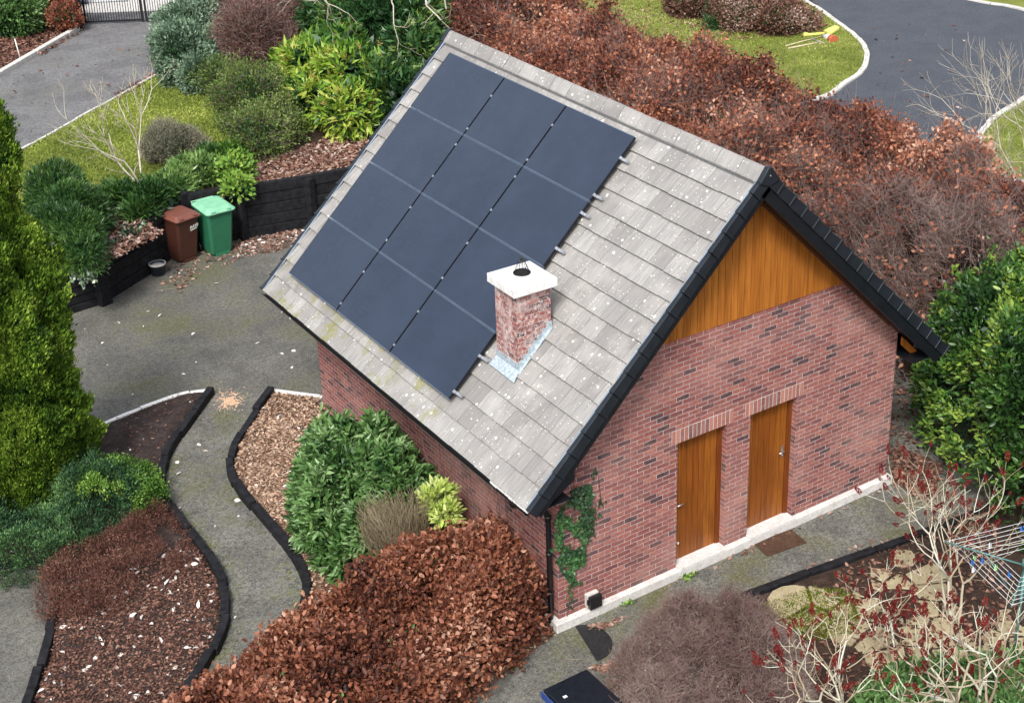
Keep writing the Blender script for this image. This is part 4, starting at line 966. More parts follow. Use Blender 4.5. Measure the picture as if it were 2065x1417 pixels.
# ------------------------------------------------------------------ big laurel right
t = plant('laurel_bush', 'tall glossy laurel bush with bright green tips right of the garage', 'bush', (8.0, -1.3, 0))
lp = [(7.55, .3), (8.0, 1.1), (9.4, 1.5), (11.2, .8), (11.5, -1.5), (9.5, -3.9), (7.2, -3.9), (6.6, -2.7), (6.75, -1.6), (7.1, -.6)]
P, Nn = dome(lp, 2.80, .70, 5600, 0, .26, 1.5, 22)
P = P-Nn*(.22*(vnoise(P, 1.9, 77) < .4))[:, None]
fill(t, P, Nn, L['laurel_bright'], 9, .105, .46, .045, .035, .75, .75, .35, .18, 'oval', 1.1, .55)
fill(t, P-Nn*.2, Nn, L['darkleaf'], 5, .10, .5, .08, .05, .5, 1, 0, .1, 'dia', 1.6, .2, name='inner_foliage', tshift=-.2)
# shoots on top
tops = P[(P[:, 2] > 2.2)]; tops = tops[rng.choice(len(tops), 60)]; Nt = np.tile([[0, 0, 1.0]], (len(tops), 1))
for dz in (.1, .2, .3): fill(t, tops+np.array([0, 0, dz]), Nt, L['laurel_bright'], 7, .085, .42, .05, .01, .6, .8, .3, .18, 'oval', 1.1, .3, tshift=.25)
stems_to('stems', (8, -1.3, 0), P, 160, L['bark'], t, .03, .006, .8)

# ------------------------------------------------------------------ brown wiry shrub, bottom
t = plant('wiry_shrub', 'dense dome of fine purplish brown bare twigs at the bottom near the side path', 'shrub', (.6, -2.2, 0))
wp = [(-.75, -1.9), (-.1, -1.35), (.45, -.95), (.95, -.8), (1.5, -.95), (2.0, -1.5), (2.25, -2.1), (2.1, -2.9), (1.2, -3.9), (-.4, -3.6), (-1.1, -2.6)]
P, Nn = dome(wp, .82, .9, 12000, 0, .36, 2.4, 32)
tn = np.clip(vnoise(P, 1.2, 5)*.8+rng.random(len(P))*.35-.05, 0, 1)
twigs('twigs', P-Nn*(.18*rng.random(len(P)))[:, None], Nn, .22, .0036, L['twig_purple'], t, .25, .9, 4, .30, tn)
P, Nn = P[:9000], Nn[:9000]; twigs('inner_twigs', P-Nn*.25, Nn, .25, .003, L['twig_brown'], t, .2, 1.3, 3, .25)
fill(t, P[:1500], Nn[:1500], L['greytwig'], 3, .022, .5, .03, .02, .6, .9, .2, .1, 'dia', 2, .3)

# ------------------------------------------------------------------ sumac trees
def grow(p, d, L_, r, lev, out, tips, spread=.65, upb=.25, K=5, kids=(2, 3), shrink=.74, wob=.16):
    pts = [np.array(p, float)]; dd = np.array(d, float); bend = rng.normal(size=3)*wob
    for i in range(K-1):
        dd = dd+bend*.5+rng.normal(size=3)*wob*.35+np.array([0, 0, upb*.35]); dd /= np.linalg.norm(dd); pts.append(pts[-1]+dd*L_/(K-1))
    r1 = r*.72; out.append((np.array(pts), np.linspace(r, r1, K)))
    if lev <= 0: tips.append((pts[-1], dd)); return
    n = rng.integers(kids[0], kids[1]+1); a0 = rng.random()*6.28
    ax = np.cross(dd, [0.3, .2, 1]); ax /= np.linalg.norm(ax); bx = np.cross(dd, ax)
    for i in range(n):
        a = a0+i*6.283/n+rng.normal()*.3; s = spread*(.7+.6*rng.random()); nd = dd*math.cos(s)+(ax*math.cos(a)+bx*math.sin(a))*math.sin(s)
        grow(pts[-1], nd, L_*shrink*(.75+.5*rng.random()), r1*.85, lev-1, out, tips, spread, upb, K, kids, shrink, wob)
    if lev > 1 and rng.random() < .6:
        i = 2; a = rng.random()*6.28; nd = dd*.6+(ax*math.cos(a)+bx*math.sin(a))*.8; grow(pts[i], nd/np.linalg.norm(nd), L_*shrink*.6, r1*.6, lev-2, out, tips, spread, upb, K, kids, shrink, wob)
def tree_mesh(name, out, mat, t, sides=6, tonev=None):
    A = np.array([o[0] for o in out]); R_ = np.array([o[1] for o in out]); return tubes(name, A, R_, mat, t, rng.random(len(A)) if tonev is None else tonev, sides)
L['sumac'] = leafmat('lichened_bark', A_((.24, .17, .11), (.40, .32, .22), (.52, .48, .36), (.62, .63, .54)), .85, 0)
L['cone'] = leafmat('red_fruit_cone', A_((.07, .006, .006), (.20, .018, .016), (.34, .05, .04)), .8, .05)
def cone_mesh():
    n = 130; z = rng.random(n); r = .016*np.sin(np.pi*(z*.8+.15))**.8; a = rng.random(n)*6.28
    P = np.c_[r*np.cos(a), r*np.sin(a), z*.10]; D = unit(np.c_[np.cos(a), np.sin(a), .6+.8*rng.random(n)]); o = leafmesh('fruit_cone', P, D, .016, .8, L['cone'], rng.random(n), None, .3, 'dia'); me = o.data; bpy.data.objects.remove(o); return me
CM = [cone_mesh() for _ in range(3)]
def sumac(px, py, label, lean, L0, r0, lev, nst, seed, prob=.55, up=.22, stemspread=.45):
    global rng
    keep = rng; rng = np.random.default_rng(seed); b = G(px, py, 0); t = plant('sumac', label, 'tree', b, 'sumac trees by the patio'); out, tips = [], []
    for i in range(nst):
        a = i*6.283/nst+rng.random(); d = np.array([math.cos(a)*stemspread+lean[0], math.sin(a)*stemspread+lean[1], 1.0]); d /= np.linalg.norm(d)
        grow(np.array([b[0]+.06*math.cos(a), b[1]+.06*math.sin(a), -.03]), d, L0*(.8+.4*rng.random()), r0, lev, out, tips, .62, up)
    tree_mesh('branches', out, L['sumac'], t, 6)
    k = 0
    for p, d in tips:
        if rng.random() < prob and k < 75:
            o = bpy.data.objects.new('fruit_cone', CM[k % 3]); COL.objects.link(o); o.parent = t; o.location = Vector(p)-Vector(t.location)
            dv = Vector(d)+Vector((0, 0, .8)); o.rotation_euler = dv.to_track_quat('Z', 'Y').to_euler(); s = .7+.7*rng.random(); o.scale = (s, s, s*(.8+.5*rng.random())); k += 1
    rng = keep
sumac(1925, 1255, 'bare sumac tree with red fruit cones growing between the laurel and the clothes airer', (-.05, .1), .74, .024, 4, 4, 101, .55, .22, .26)
sumac(1700, 1470, 'bare pale lichened sumac with red cones in front of the wiry brown shrub', (-.15, .25), .66, .026, 4, 4, 202, .5, .2, .30)
sumac(1960, 1500, 'bare sumac with thick pale limbs and red cones in the bottom right corner', (.1, .2), .70, .034, 4, 4, 303, .5, .2, .28)
sumac(1800, 1330, 'slender bare sumac with a few red cones standing on the tan stone patio edge', (-.1, .2), .5, .020, 4, 2, 404, .4, .25, .4)

# green leafy ground plants bottom right
t = plant('low_laurel', 'low dark green glossy shrub in the bottom right corner under the sumac', 'shrub', (3.3, -4.3, 0))
P, Nn = dome([(1.9, -3.75), (2.8, -3.55), (4.4, -4.3), (5.2, -5.3), (4, -6.2), (1.6, -5.0)], .5, .4, 700, 0, .25, 2, 41); fill(t, P, Nn, L['viburnum'], 10, .11, .38, .05, .03, .7, .8, .2, .16, 'oval', 1.4, .3)
# ------------------------------------------------------------------ hedge behind
hb = [(13.9, 27), (14.6, 23), (14.75, 19), (14.4, 14), (14.3, 9.5), (14.3, 7), (13.9, 4.6), (13.3, 2.6), (12.4, .6), (10.5, -.3), (8.6, .2), (8.3, 3), (8.5, 8), (9.2, 14), (10.2, 20), (10.9, 25), (11.4, 27.5)]
t = plant('beech_hedge', 'long tall beech hedge with rusty dry leaves and bare twigs behind the garage', 'hedge', (11, 12, 0))
P, Nn = dome(hb, 2.60, 1.2, 42000, 0, .27, 1.0, 51)
msk = np.clip((13.2-P[:, 0])/3.0, 0, 1)*np.clip((10.5-P[:, 1])/7.0, 0, 1)           # the thin, twiggy side next to the garage
dens = 1-.90*msk; P = P-Nn*(.5*np.clip(vnoise(P, 1.5, 9)-.5, 0, 1))[:, None]; dens *= .30+.55*(vnoise(P, .8, 66) > .36); kk = rng.random(len(P)) < dens
fill(t, P[kk], Nn[kk], L['beech_back'], 7, .090, .62, .10, .09, .5, 1.0, .1, .2, 'dia', .7, .5)
idx = rng.choice(len(P), 32000); tw = np.clip(.25+.5*vnoise(P[idx], .7, 3)+.3*rng.random(len(idx)), 0, 1)
twigs('twigs', P[idx]-Nn[idx]*(.25*rng.random(len(idx)))[:, None], Nn[idx], .42, .0042, L['twig_brown'], t, .35, .8, 4, .16, tw)
ik = np.where(msk > .25)[0]; ik = ik[rng.choice(len(ik), 16000)]
twigs('twigs', P[ik]-Nn[ik]*(.45*rng.random(len(ik)))[:, None], Nn[ik], .40, .0044, L['twig_brown'], t, .1, 1.2, 4, .25)
it = rng.choice(len(P), 3600); twigs('shoots', P[it], Nn[it], .85, .0060, L['twig_purple'], t, 1.0, .35, 5, .08)
stems_to('stems', (11.2, 10, 0), P, 60, L['bark'], t, .03, .006, 1.0)
for yy_ in (2, 5, 9, 13, 17, 21, 25): stems_to('stems', (10.6+yy_*.06, yy_, 0), P[np.abs(P[:, 1]-yy_) < 1.6], 70, L['bark'], t, .03, .006, .5)
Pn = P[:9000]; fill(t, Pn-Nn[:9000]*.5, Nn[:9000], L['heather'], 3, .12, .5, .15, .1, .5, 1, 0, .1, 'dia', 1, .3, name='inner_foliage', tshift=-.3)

# ------------------------------------------------------------------ shrubs on the raised ground
def shrub(name, label, lob, mat, n, k, L_, wr, spread=.06, depth=.04, g=RZ, lump=.2, lsc=1.6, twn=0, twmat=None, shape='dia', ta=.45, up=.3, rand=.75, out=.9, cat='shrub', stem=40, twL=.3, twr=.004, inner=True, droop=0, tshift=0, sc=1.3):
    Lb = [LB(*l, g=g) if len(l) == 3 else LB(l[0], l[1], l[2], g=g, fz=l[3]) for l in lob]; c = np.mean(np.array(Lb)[:, :2], 0)
    t = plant(name, label, cat, (float(c[0]), float(c[1]), g)); P, Nn = lobes(Lb, n, lump, lsc, seed=int(rng.integers(99)), zmin=g+.03)
    if k: fill(t, P, Nn, mat, k, L_, wr, spread, depth, out, rand, up, .18, shape, sc, ta, droop=droop, tshift=tshift)
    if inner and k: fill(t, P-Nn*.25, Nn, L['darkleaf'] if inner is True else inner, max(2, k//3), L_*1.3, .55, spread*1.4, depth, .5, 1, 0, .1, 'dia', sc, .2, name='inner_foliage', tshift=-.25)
    if twn: i = rng.choice(len(P), twn); twigs('twigs', P[i]-Nn[i]*(.3*rng.random(twn))[:, None], Nn[i], twL, twr, twmat or L['twig_brown'], t, .4, .7, 4, .16)
    if stem: stems_to('stems', (float(c[0]), float(c[1]), g), P, stem, L['bark'], t, .025, .006, .25)
    return t, P, Nn, Lb
def spikes(t, P, Nn):
    for p, n_ in zip(P, Nn):
        q = np.repeat(p[None], 9, 0)+rng.normal(size=(9, 3))*.03; leafmesh('flower_spike', q, unit(np.repeat(n_[None], 9, 0)+rdir(9)*.6+np.array([0, 0, .5])), .17, .18, L['mahflower'], rng.random(9), t, .2, 'dia')
t, P, Nn, _ = shrub('mahonia', 'bright yellow green mahonia with yellow flower spikes left of the roof ridge', [(640, 150, 68), (715, 175, 75), (690, 120, 60), (635, 205, 52), (705, 228, 52), (600, 130, 40)], L['mahonia'], 800, 13, .23, .27, .08, .05, shape='dia', up=-.05, droop=.2, ta=.6, sc=.9)
ii = rng.choice(np.where(Nn[:, 2] > .2)[0], 75); spikes(t, P[ii], Nn[ii])
t, P, Nn, _ = shrub('dark_mahonia', 'large dark green mahonia behind the bright yellow green one at the top', [(745, 60, 85), (830, 55, 78), (835, 120, 68), (680, 50, 62), (790, 200, 60), (850, 180, 45), (640, 65, 40)], L['darkleaf'], 1300, 13, .22, .28, .10, .06, up=-.05, droop=.2, ta=.5, tshift=.1, sc=.9)
ii = rng.choice(np.where(Nn[:, 2] > .2)[0], 26); spikes(t, P[ii], Nn[ii])
shrub('grey_green_bush', 'rounded grey green bush at the end of the driveway beside the gate', [(385, 55, 55), (375, 115, 58), (425, 20, 55), (400, 150, 42), (440, 90, 40)], L['bluegreen'], 3200, 12, .085, .45, .06, .04, ta=.5, lump=.28, lsc=2.2)
t, P, Nn, _ = shrub('purple_twig_shrub', 'bare purplish twig shrub between the grey green bush and the mahonias', [(510, 70, 75), (570, 35, 60), (470, 25, 60), (560, 90, 50), (620, 15, 50)], L['heather'], 3600, 3, .06, .5, .10, .10, twn=7000, twmat=L['twig_purple'], twL=.45, twr=.0065, inner=L['heather'])
shrub('loose_green_shrub', 'loose mid green shrub beside the lawn in front of the grey green bush', [(500, 200, 70), (520, 265, 55), (450, 165, 45), (560, 175, 45), (560, 250, 45), (480, 250, 40)], L['loose'], 3400, 8, .062, .5, .09, .10, twn=3500, ta=.5, lump=.35, twr=.0035)
shrub('grey_heath_bush', 'small rounded grey brown bush on the near edge of the lawn', [(350, 290, 52, .8), (315, 305, 34, .8), (385, 300, 34, .8)], L['greytwig'], 2600, 8, .04, .4, .05, .04, twn=2500, twmat=L['twig_pale'], twL=.18, twr=.003)
shrub('strap_leaf_shrub', 'low green strap leaved planting behind the brown and green wheelie bins', [(245, 400, 27, .7), (300, 398, 34, .7), (350, 372, 32, .7), (405, 345, 34, .7), (432, 322, 28, .7), (280, 425, 22, .7), (335, 395, 24, .7)], L['strap'], 950, 10, .16, .24, .05, .03, up=.5, ta=.5)
shrub('climbing_leaf_plant', 'light green round leaved plant hanging at the top of the sleeper wall', [(470, 345, 26), (462, 310, 24), (480, 375, 18)], L['boxgreen'], 420, 6, .10, .75, .06, .02, shape='oval')
shrub('yew_shrub', 'dark green feathery shrub between the tall conifer and the sleeper wall', [(135, 430, 54), (150, 478, 50), (105, 395, 48), (175, 440, 38), (165, 512, 34), (110, 470, 50)], L['strap'], 2800, 10, .12, .16, .05, .03, up=.25, ta=.5, tshift=-.12)
t, P, Nn, _ = shrub('variegated_ivy', 'white edged ivy spilling over the left end of the sleeper wall', [(262, 478, 15, .5), (225, 500, 16, .5), (190, 535, 14, .5), (290, 466, 12, .5), (170, 560, 12, .5)], L['ivywhite'], 260, 6, .07, .8, .06, .02, g=RZ-.15, shape='oval', inner=False)
shrub('rhododendron', 'glossy mid green rhododendron in the top left corner', [(50, 5, 52), (15, 25, 50), (80, 15, 32), (55, 35, 32)], L['viburnum'], 1300, 10, .13, .42, .06, .04, shape='oval', tshift=-.08)
shrub('brown_beech_bush', 'small rusty leaved beech bush beside the driveway gate post', [(118, 15, 36), (135, 40, 28), (110, -20, 40)], L['beech_back'], 1500, 8, .075, .6, .07, .06, twn=600)
# right hand island bed, road level
shrub('brown_leaf_shrub', 'brown dead leaved shrub on the lawn island beside the dark road', [(1500, 20, 58, .7), (1570, 35, 50, .7), (1625, 45, 30, .6), (1400, 0, 50, .7), (1540, -10, 50, .7)], L['litter'], 4200, 7, .085, .6, .10, .08, g=.0, twn=3500, ta=.5)
shrub('small_green_shrub', 'small dark green upright shrub among the brown leaves on the lawn island', [(1447, 20, 26, 1.4), (1440, 50, 14)], L['darkleaf'], 800, 9, .07, .4, .05, .04, g=0)
# bare pale shrub on the lawn
def bare(name, label, base, stems, mat, twr=1.0, group=None, cat='tree'):
    global rng
    keep = rng; rng = np.random.default_rng(int(abs(base[0]*100))); t = plant(name, label, cat, base, group); out, tips = [], []
    for d, L0, r0, lev, sp, upb in stems:
        d = np.array(d, float); d /= np.linalg.norm(d); grow(np.array(base)+np.array([0, 0, -.02]), d, L0, r0, lev, out, tips, sp, upb, 5, (2, 3), .72, .14)
    tree_mesh('branches', out, mat, t, 4); rng = keep; return t
bb = G(290, 385, RZ)
bare('bare_sapling', 'thin bare pale branched sapling standing on the near edge of the lawn', bb, [((-.55, .25, 1), .85, .026, 4, .42, .15), ((.05, .2, 1), .95, .03, 4, .42, .15), ((-.25, .1, 1), .8, .024, 4, .4, .12), ((.5, -.6, .35), .45, .016, 3, .5, -.05)], L['twig_pale'])
rb_ = G(2170, 500, 0)
bare('bare_birch', 'bare white branched tree reaching in from the right edge over the road', rb_, [((-.55, .45, 1), 1.5, .035, 5, .34, .05), ((-.75, .5, .75), 1.5, .03, 5, .34, .05), ((-.85, .35, .5), 1.5, .03, 5, .32, .04), ((-.2, .3, 1.1), 1.5, .035, 5, .36, .08), ((-.9, .0, .30), 1.3, .028, 5, .32, .03), ((-.5, .1, .8), 1.3, .03, 5, .36, .05)], L['twig_pale'])
# tree hanging in from the top
tbx = G(830, -150, RZ)
def drooping(name, label, base, targets, mat):
    t = plant(name, label, 'tree', base); out, tips = [], []
    top = np.array(base)+np.array([0, 0, 4.6]); K = 5
    tr = np.linspace(np.array(base), top, K); out.append((tr, np.linspace(.16, .09, K)))
    for tg in targets:
        e = np.array(tg); s = top+np.array([0, 0, -rng.random()*.8]); u = np.linspace(0, 1, K)[:, None]; pth = s*(1-u)+e*u; pth[:, 2] += np.sin(u[:, 0]*np.pi)*.6; out.append((pth, np.linspace(.05, .022, K)))
        for _ in range(3):
            i = rng.integers(2, 5); d = (pth[4]-pth[3]); d /= np.linalg.norm(d); d = d+rng.normal(size=3)*.5; d[2] -= .3; d /= np.linalg.norm(d)
            grow(pth[i], d, .7, .018, 3, out, tips, .45, -.12, 5, (2, 2), .75, .3)
    tree_mesh('branches', out, mat, t, 5); return t
drooping('bare_tree', 'bare pale branches drooping in from the top edge over the dark mahonia', tbx, [G(860, 12, 4.2), G(790, 5, 4.2), G(900, 20, 4.0), G(720, -5, 4.3), G(650, -20, 4.3), G(960, -10, 4)], L['twig_pale'])
shrub('grey_twig_shrub', 'grey bare twig shrub at the left end of the long beech hedge', [(930, 30, 48), (900, 5, 45), (960, -10, 50)], L['heather'], 2200, 2, .05, .5, .1, .1, g=.6, twn=6000, twmat=L['twig_purple'], twL=.4, twr=.005, inner=L['heather'])

# ------------------------------------------------------------------ litter, stuff
def scatter(name, polys, n, mat, L_, wr, z, label, cat='fallen leaves', flat=.25, lo=0, hi=1, clump=None):
    out = []
    for poly, m in zip(polys, n):
        q = sample_poly(poly, m)
        if clump: q = q[vnoise(np.c_[q, 0*q[:, 0]], clump[0], 5) > clump[1]]
        out.append(q)
    q = np.vstack(out); m = len(q); sz = soil_z(q); P = np.c_[q, np.maximum(np.full(m, z) if z > .5 else (np.where(sz > 0, sz+.006, min(z, .03))), sz+.004)+rng.random(m)*.018]; D = unit(np.c_[rng.normal(size=(m, 2)), rng.normal(size=m)*flat])
    Nr = unit(np.c_[rng.normal(size=(m, 2))*.4, np.ones(m)]); o = leafmesh(name, P, D, L_*(.5+rng.random(m)), wr, mat, lo+(hi-lo)*rng.random(m), None, .15, 'oval' if L_ > .05 else 'dia', Nr)
    tag(o, label, cat, kind='stuff'); return o
pg = lambda pts, z=0.0: [G2(*p, z) for p in pts]
mB = pg([(552, 800), (640, 812), (700, 860), (640, 900), (640, 1010), (560, 1060), (530, 1040), (490, 985), (478, 925), (520, 850)])
scatter('bark_mulch', [mB, [(-.05, 7.2), (-.9, 7.3), (-2.1, 6), (-2.2, 4.6), (-.05, 5.0)], bedB], [5500, 4000, 15000], L['tan'], .060, .45, .085, 'tan shredded leaves and bark covering the bed beside the garage wall', 'mulch')
bA = [G2(*p) for p in [(110, 1200), (300, 1150), (400, 1110), (440, 1170), (452, 1215), (432, 1300), (375, 1395), (340, 1440), (60, 1440), (90, 1310), (120, 1235)]]
scatter('leaf_litter', [bA, bedA], [10500, 3200], L['litter'], .046, .5, .085, 'brown and rusty fallen leaves on the dark bed at the bottom left', lo=.0, hi=.68)
scatter('pale_litter', [bA, bedA, mB], [130, 60, 60], L['pale'], .085, .5, .10, 'scattered bleached pale leaves on the planting beds', flat=.2)
scatter('yard_litter', [pg([(330, 545), (350, 520), (480, 490), (640, 455), (600, 480), (520, 520), (420, 545), (360, 590), (330, 575)]), pg([(470, 488), (620, 452), (660, 460), (560, 510), (480, 515)])], [330, 800], L['litter'], .075, .6, .01, 'rusty fallen leaves gathered along the foot of the sleeper wall', lo=.25, hi=.95)
scatter('yard_petals', [pg([(160, 640), (480, 500), (640, 460), (560, 560), (650, 760), (500, 790), (220, 840)]), pg([(480, 480), (640, 450), (620, 480), (480, 520)]), PATH_Lc+PATH_Rc[::-1]], [26, 60, 12], L['pale'], .085, .6, .012, 'pale dry leaves scattered on the grey tarmac yard and path', flat=.1)
scatter('raised_litter', [pg([(430, 420), (520, 330), (700, 270), (760, 290), (690, 345), (440, 400)], RZ), pg([(190, 440), (240, 420), (330, 470), (200, 540)], RZ), pg([(200, 385), (240, 380), (240, 410), (190, 400)], RZ)], [4200, 1500, 300], L['litter'], .085, .6, RZ+.02, 'rusty and pale leaves on the raised bed behind the sleeper wall', lo=.1, hi=1)
scatter('driveway_litter', [pg([(0, 70), (150, 30), (150, 60), (0, 150)], RZ), pg([(70, 110), (155, 65), (160, 70), (80, 115)], RZ), pg([(230, 190), (320, 145), (322, 152), (240, 205)], RZ), pg([(0, 160), (330, 60), (320, 140), (70, 280)], RZ)], [2600, 120, 120, 45], L['litter'], .09, .6, RZ+.03, 'rusty fallen leaves along the left driveway and its bed', lo=.05, hi=.7)
scatter('road_litter', [pg([(1760, 40), (2060, 60), (2060, 200), (1960, 260), (1860, 240), (1760, 170)])], [60], L['litter'], .11, .6, .012, 'small pale leaves scattered on the dark asphalt road', flat=.1)
scatter('island_litter', [pg([(1375, 0), (1390, 55), (1480, 85), (1600, 75), (1665, 45), (1640, 0)]), pg([(1150, 0), (1380, 0), (1400, 70), (1300, 60)])], [2600, 420], L['litter'], .10, .6, .05, 'brown leaves under the dead shrub on the lawn island', lo=.1, hi=.9)
scatter('lawn_litter', [lawnRe[:20]+[(14, 14), (14, 26)], lawnL], [260, 190], L['litter'], .08, .6, .05, 'brown leaves lying on the lawn beyond the hedge', lo=.2, hi=.9)
scatter('gable_litter', [pg([(1190, 1262), (1230, 1255), (1265, 1240), (1230, 1265), (1190, 1275)]), pg([(1190, 1345), (1260, 1330), (1240, 1360), (1200, 1350)]), [(1.2, -.11), (6.3, -.11), (6.3, -.2), (1.2, -.2)], [(2.7, -1.0), (5.2, -1.25), (5.2, -1.1), (2.7, -.9)]], [110, 120, 60, 40], L['litter'], .065, .6, .012, 'orange brown fallen leaves beside the plinth and the side path', lo=.4, hi=.9)
scatter('patio_litter', [pg([(1700, 1150), (1990, 1000), (2060, 1250), (2060, 1417), (1640, 1417), (1620, 1250)]), pg([(1800, 900), (1900, 940), (1880, 1020), (1800, 980)]), [(6.6, 0), (9, 1), (8.5, 5), (6.6, 5)]], [1900, 900, 1800], L['litter'], .07, .6, .05, 'rusty fallen leaves on the bed around the patio', lo=.05, hi=.75)
def tufts(name, poly, n, z, mat, L_, label, cat):
    q = sample_poly(poly, n); P = np.c_[q, np.full(n, z)]; D = unit(rng.normal(size=(n, 3))*.75+np.array([0, 0, .8])); tn = np.clip(vnoise(P, .9, 8)*.7+rng.random(n)*.5-.1, 0, 1)
    o = leafmesh(name, P, D, L_*(.5+rng.random(n)), .30, mat, tn, None, .1, 'dia'); tag(o, label, cat, kind='stuff'); return o
tufts('grass', lawnL, 42000, RZ+.008, L['grass'], .07, 'short mossy yellow green grass of the lawn beside the left driveway', 'grass')
tufts('grass', [p for p in lawnRe if p[1] > 12]+[(13, 14), (13, 30), (24, 32)], 60000, .03, L['grass'], .07, 'short yellow green grass of the lawn inside the road bend', 'grass')
tufts('grass', isl, 9000, .03, L['grass'], .07, 'short green grass of the lawn island at the right edge', 'grass')
mossp = pg([(1500, 1240), (1640, 1190), (1720, 1200), (1740, 1280), (1640, 1300), (1560, 1290)])
tufts('moss', mossp, 8000, .05, L['moss'], .05, 'green moss and low weeds at the near corner of the patio', 'moss')
tufts('moss', pg([(1030, 1325), (1050, 1325), (1045, 1345), (1032, 1352)]), 500, .012, L['moss'], .03, 'small cushion of green moss on the tarmac near the copper hedge', 'moss')
for pl_, nm, lb_ in ((PATH_L, 950, 'thin green moss along the left edge of the garden path'), (PATH_R, 700, 'thin green moss along the right edge of the garden path')):
    cv = np.array(catmull(pl_, 12)); dv = np.gradient(cv, axis=0); dv /= np.linalg.norm(dv, axis=1, keepdims=True); nv = np.c_[-dv[:, 1], dv[:, 0]]*(1 if pl_ is PATH_L else -1)
    ic = rng.integers(0, len(cv), nm); keepm = vnoise(np.c_[cv[ic], np.zeros(nm)], 2.3, 4) > .45; ic = ic[keepm]; k_ = len(ic)
    q = cv[ic]+nv[ic]*(.08+np.abs(rng.normal(size=k_))*.11)[:, None]+rng.normal(size=(k_, 2))*.04
    o = leafmesh('moss', np.c_[q, np.full(k_, .010)], unit(rng.normal(size=(k_, 3))*[1, 1, .3]+[0, 0, .25]), .030, .7, L['moss'], rng.random(k_)*.8, None, .2, 'dia'); tag(o, lb_, 'moss', kind='stuff')
tufts('moss', pg([(165, 640), (240, 610), (300, 600), (330, 580), (270, 640), (215, 700)]), 900, .006, L['moss'], .018, 'olive moss film on the tarmac yard near the sleeper wall post', 'moss')
# weeds along the plinth
for (px, py, lb) in ((1388, 1165, 'small green weed at the foot of the plinth below the left door'), (1262, 1215, 'tiny green weed at the foot of the plinth between lamp and left door')):
    b = G(px, py, 0); t = plant('weed', lb, 'plant', b); n = 60; q = np.array(b)+np.c_[rng.normal(size=(n, 2))*.06, rng.random(n)*.05]; leafmesh('leaves', q, unit(rdir(n)+np.array([0, 0, .8])), .06, .5, L['boxgreen'], rng.random(n), t, .1)

# ------------------------------------------------------------------ patio stones
M['flag'] = concrete_mat('tan_flagstone', (.16, .125, .06), (.43, .37, .23))
pa = empty('stone_patio', G(1740, 1230, 0), 0, 'irregular tan stone paving beyond the black edging right of the doors', 'patio')
ar = pg([(1600, 1222), (1745, 1140), (1830, 1120), (1870, 1170), (1900, 1230), (2060, 1270), (2060, 1417), (1850, 1417), (1800, 1330), (1740, 1280), (1660, 1260)]); seeds = []
rr = random.Random(5); tries = 0
while len(seeds) < 46 and tries < 4000:
    tries += 1; q = sample_poly(ar, 1)[0]
    if all((q[0]-s[0])**2+(q[1]-s[1])**2 > .10 for s in seeds): seeds.append(q)
for s in seeds:          # each stone: the cell of its seed, clipped and shrunk
    poly = [np.array([s[0]+.42*math.cos(a), s[1]+.42*math.sin(a)]) for a in np.linspace(0, 6.283, 15)[:-1]]
    for o_ in seeds:
        if o_ is s: continue
        mid = (s+o_)/2; nn = o_-s; nn = nn/np.linalg.norm(nn); mid = mid-nn*.022; new = []
        for i in range(len(poly)):
            a, b = poly[i], poly[(i+1) % len(poly)]; da, db = (a-mid)@nn, (b-mid)@nn
            if da <= 0: new.append(a)
            if da*db < 0: new.append(a+(b-a)*(da/(da-db)))
        poly = new
        if len(poly) < 3: break
    poly = [p for p in poly]
    if len(poly) < 3 or max(p[1]-(-.99-.117*(p[0]-2.45)) for p in poly) > -.08: continue
    mb = MB(); h = .045+.03*rr.random(); mb.prism([tuple(p) for p in poly], lambda u, w, t_: (u, w, t_), -.02, h); mb.build('flagstone', M['flag'], pa, bevel=.012)

